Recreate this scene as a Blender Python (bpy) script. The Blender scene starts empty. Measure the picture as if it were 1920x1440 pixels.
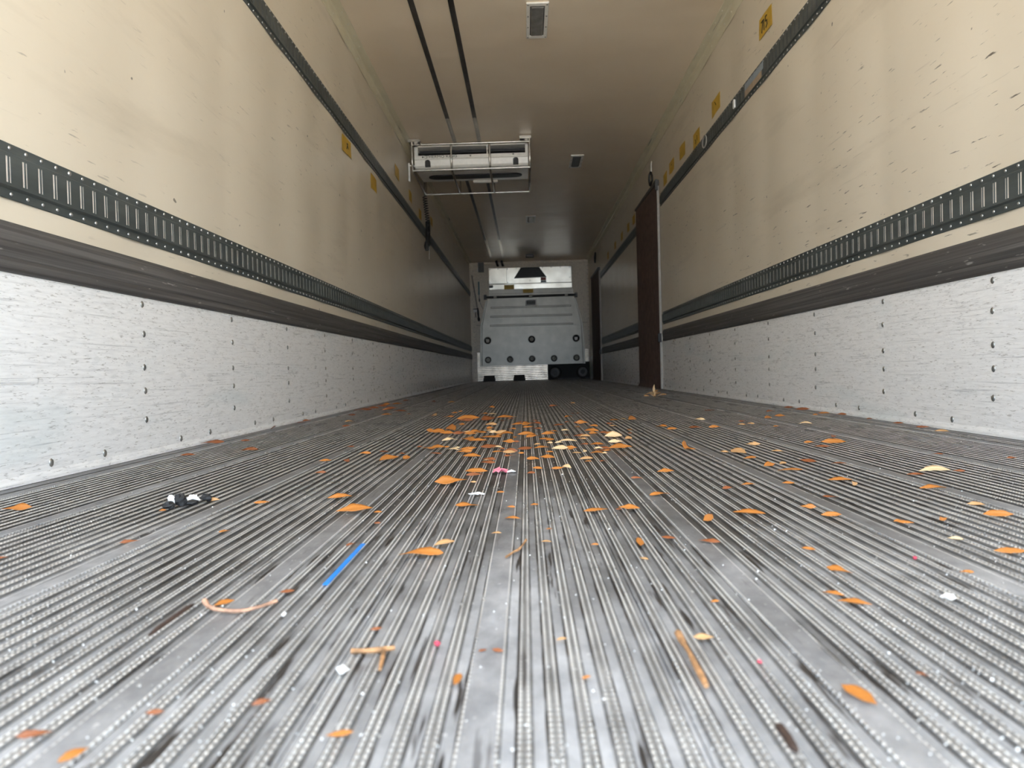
import bpy, math, random
from mathutils import Vector, Matrix
random.seed(11)
S = bpy.context.scene
COL = S.collection

# ------------------------------------------------------------------ camera
cam_d = bpy.data.cameras.new('camera'); cam = bpy.data.objects.new('camera', cam_d); COL.objects.link(cam)
yaw, pitch, roll = -0.02013, -0.01967, -0.02619
fw = Vector((math.sin(yaw)*math.cos(pitch), math.cos(yaw)*math.cos(pitch), math.sin(pitch)))
r0 = Vector((math.cos(yaw), -math.sin(yaw), 0)); u0 = r0.cross(fw)
rt = r0*math.cos(roll) + u0*math.sin(roll); up = -r0*math.sin(roll) + u0*math.cos(roll)
M = Matrix((rt, up, -fw)).transposed().to_4x4(); M.translation = (-0.1107, 0.0, 0.2272)
cam.matrix_world = M
cam_d.sensor_width = 36; cam_d.lens = 1331/1920*36; cam_d.clip_start = 0.02; cam_d.clip_end = 200
cam_d.dof.use_dof = True; cam_d.dof.focus_distance = 1.9; cam_d.dof.aperture_fstop = 7.0
S.camera = cam

# ------------------------------------------------------------------ open sky and a sunlit yard behind the open rear end; the trailer faces the sun
wd = bpy.data.worlds.new('day_sky'); S.world = wd; wd.use_nodes = True
bg = wd.node_tree.nodes['Background']; bg.inputs[0].default_value = (0.74, 0.88, 1.04, 1); bg.inputs[1].default_value = 2.35
sun_d = bpy.data.lights.new('sun', 'SUN'); sun_d.energy = 14; sun_d.angle = math.radians(.6); sun_d.color = (1.0, .95, .87)
sun = bpy.data.objects.new('sun', sun_d); COL.objects.link(sun); sun.rotation_euler = Vector((-.25, -.70, -.95)).to_track_quat('-Z', 'Y').to_euler(); sun.location = (3, 9, 12)
S.view_settings.view_transform = 'Standard'; S.view_settings.look = 'None'
S.view_settings.gamma = 1; S.view_settings.use_curve_mapping = False
S.view_settings.exposure = 1.38
S.cycles.max_bounces = 16; S.cycles.diffuse_bounces = 12; S.cycles.glossy_bounces = 8   # light has to travel 14 m into the box

# ------------------------------------------------------------------ materials
MAT = {}
def nodes(name):
    m = bpy.data.materials.new(name); m.use_nodes = True; MAT[name] = m
    return m.node_tree, m.node_tree.nodes['Principled BSDF']
def plain(name, col, rough=.5, metal=0., spec=.5, var=.12, scale=30.):
    nt, b = nodes(name); L = nt.links
    tc = nt.nodes.new('ShaderNodeTexCoord'); n = nt.nodes.new('ShaderNodeTexNoise')
    n.inputs['Scale'].default_value = scale; n.inputs['Detail'].default_value = 4
    L.new(tc.outputs['Object'], n.inputs['Vector'])
    rp = nt.nodes.new('ShaderNodeValToRGB')
    rp.color_ramp.elements[0].position = .3; rp.color_ramp.elements[1].position = .7
    rp.color_ramp.elements[0].color = tuple(c*(1-var) for c in col)+(1,)
    rp.color_ramp.elements[1].color = tuple(min(1, c*(1+var)) for c in col)+(1,)
    L.new(n.outputs['Fac'], rp.inputs[0]); L.new(rp.outputs[0], b.inputs['Base Color'])
    b.inputs['Roughness'].default_value = rough; b.inputs['Metallic'].default_value = metal
    b.inputs['Specular IOR Level'].default_value = spec
    return nt, b
def noise(nt, sc, scale=1., detail=4., rough=.55, loc=(0, 0, 0)):
    tc = nt.nodes.new('ShaderNodeTexCoord'); mp = nt.nodes.new('ShaderNodeMapping'); n = nt.nodes.new('ShaderNodeTexNoise')
    mp.inputs['Scale'].default_value = sc; mp.inputs['Location'].default_value = loc
    nt.links.new(tc.outputs['Object'], mp.inputs[0]); nt.links.new(mp.outputs[0], n.inputs['Vector'])
    n.inputs['Scale'].default_value = scale; n.inputs['Detail'].default_value = detail; n.inputs['Roughness'].default_value = rough
    return n.outputs['Fac']
def ramp(nt, fac, a, b, lo=(0, 0, 0, 1), hi=(1, 1, 1, 1)):
    r = nt.nodes.new('ShaderNodeValToRGB'); r.color_ramp.elements[0].position = a; r.color_ramp.elements[1].position = b
    r.color_ramp.elements[0].color = lo; r.color_ramp.elements[1].color = hi
    nt.links.new(fac, r.inputs[0]); return r.outputs[0]
def mix(nt, fac, a, b, mode='MIX'):
    m = nt.nodes.new('ShaderNodeMix'); m.data_type = 'RGBA'; m.blend_type = mode
    for i, v in ((0, fac), (6, a), (7, b)):
        if hasattr(v, 'is_output'): nt.links.new(v, m.inputs[i])
        else: m.inputs[i].default_value = v
    return m.outputs[2]
def mul(nt, a, b):
    m = nt.nodes.new('ShaderNodeMath'); m.operation = 'MULTIPLY'
    for i, v in enumerate((a, b)):
        if hasattr(v, 'is_output'): nt.links.new(v, m.inputs[i])
        else: m.inputs[i].default_value = v
    return m.outputs[0]
def bump(nt, b, h, strength=.3, dist=.01):
    n = nt.nodes.new('ShaderNodeBump'); n.inputs['Strength'].default_value = strength; n.inputs['Distance'].default_value = dist
    nt.links.new(h, n.inputs['Height']); nt.links.new(n.outputs[0], b.inputs['Normal'])

def wall_material(name, loc, amount):
    nt, b = nodes(name)
    base = mix(nt, ramp(nt, noise(nt, (.9, .9, 1.6), 1.5, 5), .35, .7), (.79, .715, .585, 1), (.75, .67, .54, 1))
    base = mix(nt, mul(nt, ramp(nt, noise(nt, (1, .35, 2.2), 3., 6, .6, loc), .56, .72), .5), base, (.60, .53, .42, 1))
    area = ramp(nt, noise(nt, (.6, .6, .9), 1.3, 2, .5, loc), .42, .62)
    scuff = ramp(nt, noise(nt, (4, 9, 85), 1., 3, .6, loc), .655, .70)
    base = mix(nt, mul(nt, mul(nt, scuff, area), amount), base, (.16, .14, .11, 1))
    sc2 = ramp(nt, noise(nt, (4, 2.2, 60), 1., 4, .6, (7, 3, 1)), .66, .74)
    base = mix(nt, mul(nt, sc2, .45*amount), base, (.36, .31, .24, 1))
    pits = ramp(nt, noise(nt, (22, 22, 22), 1., 1, .4, loc), .80, .815)
    base = mix(nt, mul(nt, pits, .8), base, (.12, .10, .08, 1))
    nt.links.new(base, b.inputs['Base Color']); b.inputs['Roughness'].default_value = .32
    bump(nt, b, noise(nt, (6, 6, 6), 1., 3), .12, .01)
wall_material('frp_left', (1.5, .4, 2.2), .45)
wall_material('frp_right', (5.2, 1.1, 4.2), 1.0)
nt, b = nodes('frp_ceiling')
base = mix(nt, ramp(nt, noise(nt, (1, 1, 1), 1.7, 5), .35, .7), (.92, .80, .64, 1), (.87, .74, .58, 1))
nt.links.new(base, b.inputs['Base Color']); b.inputs['Roughness'].default_value = .34
bump(nt, b, noise(nt, (.8, 1.5, 1), 1., 3, .45), .55, .05)
nt, b = nodes('frp_trim')
base = mix(nt, ramp(nt, noise(nt, (4, 1.2, 4), 4, 4), .35, .7), (.80, .75, .58, 1), (.72, .66, .49, 1))
base = mix(nt, ramp(nt, noise(nt, (20, .8, 20), 2, 3), .66, .74), base, (.12, .1, .07, 1))
nt.links.new(base, b.inputs['Base Color']); b.inputs['Roughness'].default_value = .4

nt, b = nodes('kick_aluminium')
base = mix(nt, ramp(nt, noise(nt, (30, 9, 90), 1.5, 6, .72), .28, .58), (.80, .80, .80, 1), (.97, .97, .97, 1))
base = mix(nt, mul(nt, ramp(nt, noise(nt, (10, 3., 170), 1., 5, .65), .58, .68), .45), base, (.24, .245, .26, 1))
base = mix(nt, mul(nt, ramp(nt, noise(nt, (30, 40, 220), 1., 4, .65), .585, .66), .5), base, (.22, .20, .18, 1))
base = mix(nt, mul(nt, ramp(nt, noise(nt, (1, 1.3, 5.5), 1., 3, .5, (3, 7, 2)), .60, .72), .20), base, (.40, .58, .62, 1))
nt.links.new(base, b.inputs['Base Color']); b.inputs['Metallic'].default_value = .0
nt.links.new(ramp(nt, noise(nt, (20, 12, 60), 1., 4), .3, .7, (.24,)*3+(1,), (.42,)*3+(1,)), b.inputs['Roughness'])
bump(nt, b, noise(nt, (20, 8, 50), 1., 4), .2, .003)

nt, b = nodes('rub_rail_black')
base = mix(nt, ramp(nt, noise(nt, (10, .7, 90), 1., 5, .6), .45, .70), (.072, .068, .066, 1), (.16, .153, .148, 1))
base = mix(nt, mul(nt, ramp(nt, noise(nt, (30, 9, 60), 1., 3, .6), .67, .73), .7), base, (.42, .40, .37, 1))
nt.links.new(base, b.inputs['Base Color']); b.inputs['Roughness'].default_value = .5
bump(nt, b, noise(nt, (10, 1.5, 60), 1., 4), .3, .005)

nt, b = nodes('track_paint')
base = mix(nt, ramp(nt, noise(nt, (10, 3, 20), 1., 5, .6), .4, .72), (.078, .091, .090, 1), (.120, .136, .134, 1))
nt.links.new(base, b.inputs['Base Color']); b.inputs['Roughness'].default_value = .42; b.inputs['Metallic'].default_value = .25

# ribbed extruded floor: dirty pan, bare beaded ridges, smooth joint strip; grime mixes in a patchy dark tone that grows with distance from the sill
def floor_material(name, a, c, dirt, metal, r0_, r1_, bead=False, dirt_lo=.52, depth_dark=0.):
    nt, b = nodes(name)
    base = mix(nt, ramp(nt, noise(nt, (26, 16, 1), 1., 6, .68), .36, .66), a, c)
    if depth_dark:
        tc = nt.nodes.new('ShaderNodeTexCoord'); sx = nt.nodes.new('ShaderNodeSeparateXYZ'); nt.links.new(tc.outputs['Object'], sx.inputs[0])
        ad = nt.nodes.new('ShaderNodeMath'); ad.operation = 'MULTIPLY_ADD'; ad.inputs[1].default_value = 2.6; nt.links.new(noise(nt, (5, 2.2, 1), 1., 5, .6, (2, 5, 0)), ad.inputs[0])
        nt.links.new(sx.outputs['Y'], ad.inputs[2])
        base = mix(nt, mul(nt, ramp(nt, mul(nt, ad.outputs[0], .25), .37, .64), depth_dark), base, (.048, .044, .040, 1))
    d = ramp(nt, noise(nt, (95, 6.5, 1), 1., 3, .55, (3, 1, 0)), dirt_lo, dirt_lo+.06)
    base = mix(nt, mul(nt, d, dirt), base, (.026, .020, .017, 1))
    sp = ramp(nt, noise(nt, (170, 120, 1), 1., 2, .5), .68, .74)
    base = mix(nt, mul(nt, sp, .5), base, (.85, .85, .84, 1))
    nt.links.new(ramp(nt, noise(nt, (12, 4, 1), 1., 4), .3, .7, (r0_,)*3+(1,), (r1_,)*3+(1,)), b.inputs['Roughness'])
    if bead:
        tc = nt.nodes.new('ShaderNodeTexCoord'); w = nt.nodes.new('ShaderNodeTexWave'); w.bands_direction = 'Y'
        w.inputs['Scale'].default_value = 2*math.pi/20/.0068; w.inputs['Distortion'].default_value = .0
        nt.links.new(tc.outputs['Object'], w.inputs[0]); bump(nt, b, w.outputs['Fac'], .8, .0011)
        worn = ramp(nt, noise(nt, (30, 7, 1), 1., 4, .6, (1, 8, 0)), .44, .60)
        base = mix(nt, mul(nt, worn, ramp(nt, w.outputs['Fac'], .3, .9, (.45, .45, .45, 1))), base, (.95, .95, .94, 1))
    else:
        bump(nt, b, noise(nt, (90, 30, 1), 1., 4), .3, .002)
    nt.links.new(base, b.inputs['Base Color']); b.inputs['Metallic'].default_value = metal
floor_material('floor_pan', (.40, .41, .435, 1), (.62, .63, .66, 1), .95, .30, .36, .55, dirt_lo=.595, depth_dark=.95)
floor_material('floor_ridge', (.50, .50, .505, 1), (.78, .78, .79, 1), .5, .5, .22, .40, bead=True, dirt_lo=.66)
floor_material('floor_grime', (.11, .108, .106, 1), (.30, .30, .305, 1), .9, .1, .5, .7, dirt_lo=.50, depth_dark=.9)
floor_material('floor_rib_top', (.24, .235, .23, 1), (.40, .395, .39, 1), .6, .35, .3, .5, dirt_lo=.60, depth_dark=.8)
floor_material('floor_strip', (.34, .345, .365, 1), (.56, .565, .59, 1), .5, .35, .34, .52, dirt_lo=.61, depth_dark=.70)

plain('rivet_steel', (.50, .50, .49), .32, .8)
plain('rivet_dark', (.30, .295, .28), .3, .7)
plain('rivet_cream', (.80, .76, .64), .3)
plain('slot_liner', (.80, .74, .68), .45, .1)
plain('white_enamel', (.93, .92, .88), .3, var=.05)
plain('steel_tube', (.62, .60, .56), .25, .85)
plain('black_plastic', (.012, .012, .013), .45)
plain('black_rubber', (.016, .016, .017), .6)
plain('grille_dark', (.010, .011, .014), .5)
plain('hub_grey', (.16, .16, .17), .5)
plain('recess_black', (.022, .023, .025), .7)
plain('ink', (.02, .018, .015), .6)
plain('yellow_tape', (.60, .375, .03), .45, var=.16, scale=14)
plain('lens_grey', (.22, .22, .215), .25, var=.2, scale=18)
plain('lens_blue_grey', (.15, .165, .175), .3)
plain('curtain_brown', (.12, .080, .068), .6, var=.3, scale=20)
plain('pale_plastic', (.42, .40, .37), .45)
plain('dark_grey_metal', (.085, .085, .085), .45, .3)
plain('rail_dark', (.115, .11, .104), .38, .5, var=.25, scale=9)
plain('rail_bare', (.55, .52, .46), .3, .7)
plain('bulkhead_cream', (.80, .73, .62), .45)
plain('stainless', (.86, .82, .72), .26, .9, var=.30, scale=3.5)
plain('bulkhead_grey', (.42, .405, .36), .36, .27, var=.10, scale=6)
plain('bulkhead_groove', (.13, .13, .12), .55)
plain('corrugated_aluminium', (.50, .45, .385), .26, .85, var=.30, scale=6)
plain('white_plastic', (.85, .85, .84), .4)
plain('teal_plastic', (.06, .16, .18), .4)
plain('label_red', (.22, .03, .02), .5)
plain('label_blue', (.30, .36, .42), .5)
plain('label_tan', (.42, .32, .22), .5)
plain('blue_plastic', (.012, .22, .72), .35)
plain('pink_paper', (.80, .22, .30), .5)
plain('white_paper', (.88, .88, .86), .6)
plain('wood_tan', (.36, .19, .085), .7, var=.6, scale=90)
plain('wood_pink', (.46, .26, .17), .7, var=.5, scale=90)
plain('wood_brown', (.16, .085, .055), .7, var=.3, scale=90)
plain('wood_dark', (.055, .032, .024), .7)
plain('red_crumb', (.55, .05, .09), .5)
plain('concrete', (.54, .49, .42), .9)
def leaf_material(name, a, c):
    nt, b = nodes(name)
    base = mix(nt, ramp(nt, noise(nt, (1, 1, 1), 60., 3), .35, .7), a, c)
    nt.links.new(base, b.inputs['Base Color']); b.inputs['Roughness'].default_value = .5
    b.inputs['Subsurface Weight'].default_value = 0.0
leaf_material('leaf_o', (.52, .205, .036, 1), (.37, .115, .022, 1))
leaf_material('leaf_b', (.30, .095, .028, 1), (.20, .058, .020, 1))
leaf_material('leaf_t', (.60, .36, .17, 1), (.48, .25, .10, 1))
leaf_material('leaf_c', (.80, .60, .36, 1), (.68, .46, .24, 1))

# ------------------------------------------------------------------ mesh helpers
class MB:
    def __init__(s): s.v = []; s.f = []; s.mi = []; s.sm = []
    def add(s, vs, fs, mi=0, smooth=False):
        o = len(s.v); s.v += [tuple(x) for x in vs]
        for f in fs: s.f.append(tuple(i+o for i in f)); s.mi.append(mi); s.sm.append(smooth)
        return s
    def box(s, x0, x1, y0, y1, z0, z1, mi=0, ch=0.):
        if ch <= 0:
            v = [(x, y, z) for z in (z0, z1) for y in (y0, y1) for x in (x0, x1)]
            return s.add(v, [(0, 2, 3, 1), (4, 5, 7, 6), (0, 1, 5, 4), (2, 6, 7, 3), (0, 4, 6, 2), (1, 3, 7, 5)], mi)
        c = min(ch, (x1-x0)*.45, (y1-y0)*.45, (z1-z0)*.45)
        ring = lambda k, z: [(x0+k, y0+k, z), (x1-k, y0+k, z), (x1-k, y1-k, z), (x0+k, y1-k, z)]
        v = ring(c, z0)+ring(0, z0+c)+ring(0, z1-c)+ring(c, z1)
        f = [(3, 2, 1, 0), (12, 13, 14, 15)]
        for a in (0, 4, 8): f += [(a+i, a+(i+1) % 4, a+4+(i+1) % 4, a+4+i) for i in range(4)]
        return s.add(v, f, mi)
    def tube(s, pts, r, n=8, mi=0, cap=True):
        pts = [Vector(q) for q in pts]; rs = r if isinstance(r, (list, tuple)) else [r]*len(pts)
        t = (pts[1]-pts[0]).normalized(); a = Vector((0, 0, 1)) if abs(t.z) < .9 else Vector((1, 0, 0))
        nrm = t.cross(a).normalized(); vs = []
        for i, q in enumerate(pts):
            t2 = (pts[min(i+1, len(pts)-1)]-pts[max(i-1, 0)]).normalized()
            nrm = (nrm-t2*nrm.dot(t2)).normalized(); bn = t2.cross(nrm)
            vs += [q+(nrm*math.cos(k*2*math.pi/n)+bn*math.sin(k*2*math.pi/n))*rs[i] for k in range(n)]
        fs = [(i*n+k, i*n+(k+1) % n, (i+1)*n+(k+1) % n, (i+1)*n+k) for i in range(len(pts)-1) for k in range(n)]
        s.add(vs, fs, mi, True)
        if cap:
            o = (len(pts)-1)*n
            s.add(vs[:n], [tuple(range(n-1, -1, -1))], mi); s.add(vs[o:], [tuple(range(n))], mi)
        return s
    def prism(s, poly, y0, y1, mi=0):
        """outline in X-Z, thickness along Y"""
        n = len(poly); v = [(x, y0, z) for x, z in poly]+[(x, y1, z) for x, z in poly]
        f = [tuple(range(n)), tuple(range(2*n-1, n-1, -1))]+[(i, n+i, n+(i+1) % n, (i+1) % n) for i in range(n)]
        return s.add(v, f, mi)
    def lathe(s, c, axis, prof, n=16, mi=0):
        """profile (radius, height) turned about axis through c"""
        ax = Vector(axis).normalized(); a = Vector((0, 0, 1)) if abs(ax.z) < .9 else Vector((1, 0, 0))
        e1 = ax.cross(a).normalized(); e2 = ax.cross(e1); c = Vector(c); vs = []
        for r, h in prof: vs += [c+ax*h+(e1*math.cos(k*2*math.pi/n)+e2*math.sin(k*2*math.pi/n))*max(r, 1e-5) for k in range(n)]
        fs = [(i*n+k, (i+1)*n+k, (i+1)*n+(k+1) % n, i*n+(k+1) % n) for i in range(len(prof)-1) for k in range(n)]
        return s.add(vs, fs, mi, True)
    def extr(s, prof, y0, y1, mis=None, closed=False):
        """profile in X-Z swept along Y"""
        n = len(prof); v = [(x, y0, z) for x, z in prof]+[(x, y1, z) for x, z in prof]
        for i in range(n if closed else n-1):
            j = (i+1) % n; s.add([v[i], v[j], v[n+j], v[n+i]], [(0, 1, 2, 3)], mis[i] if mis else 0)
        return s
    def mesh(s, name, mats):
        me = bpy.data.meshes.new(name); me.from_pydata(s.v, [], s.f)
        for m in (mats if isinstance(mats, (list, tuple)) else [mats]): me.materials.append(MAT[m])
        me.polygons.foreach_set('material_index', s.mi); me.polygons.foreach_set('use_smooth', s.sm); me.update()
        return me
    def build(s, name, mats, parent=None, loc=(0, 0, 0)):
        o = bpy.data.objects.new(name, s.mesh(name, mats)); COL.objects.link(o); o.parent = parent; o.location = loc
        return o
def ob(name, me, parent=None, loc=(0, 0, 0), rot=(0, 0, 0), sc=(1, 1, 1)):
    o = bpy.data.objects.new(name, me); COL.objects.link(o); o.parent = parent
    o.location = loc; o.rotation_euler = rot; o.scale = sc; return o
def tag(o, label, cat, group=None):
    o['label'] = label; o['category'] = cat
    if group: o['group'] = group
    return o
def thing(name, loc, label, cat, group=None):
    o = bpy.data.objects.new(name, None); COL.objects.link(o); o.location = loc; o.empty_display_size = .05
    return tag(o, label, cat, group)
def struct(o, label=None):
    o['kind'] = 'structure'
    if label: o['label'] = label
    return o
def stuff(o, label=None, cat=None):
    o['kind'] = 'stuff'
    if label: o['label'] = label
    if cat: o['category'] = cat
    return o
def text_part(name, body, size, mat, parent, loc, rot, depth=.0006, sx=1.):
    cu = bpy.data.curves.new(name, 'FONT'); cu.body = body; cu.size = size; cu.extrude = depth
    cu.align_x = 'CENTER'; cu.align_y = 'CENTER'; cu.resolution_u = 3
    t = bpy.data.objects.new(name+'_tmp', cu); COL.objects.link(t)
    me = bpy.data.meshes.new_from_object(t.evaluated_get(bpy.context.evaluated_depsgraph_get()))
    bpy.data.objects.remove(t); me.materials.clear(); me.materials.append(MAT[mat])
    return ob(name, me, parent, loc, rot, (sx, 1, 1))
def dome(r, h, axis, n=8, stretch=1.):
    m = MB(); m.lathe((0, 0, 0), axis, [(r, 0), (r*.92, h*.45), (r*.6, h*.85), (0, h)], n); return m
HW, H, Y0, YB = 1.23, 2.4635, -.42, 14.70
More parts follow.
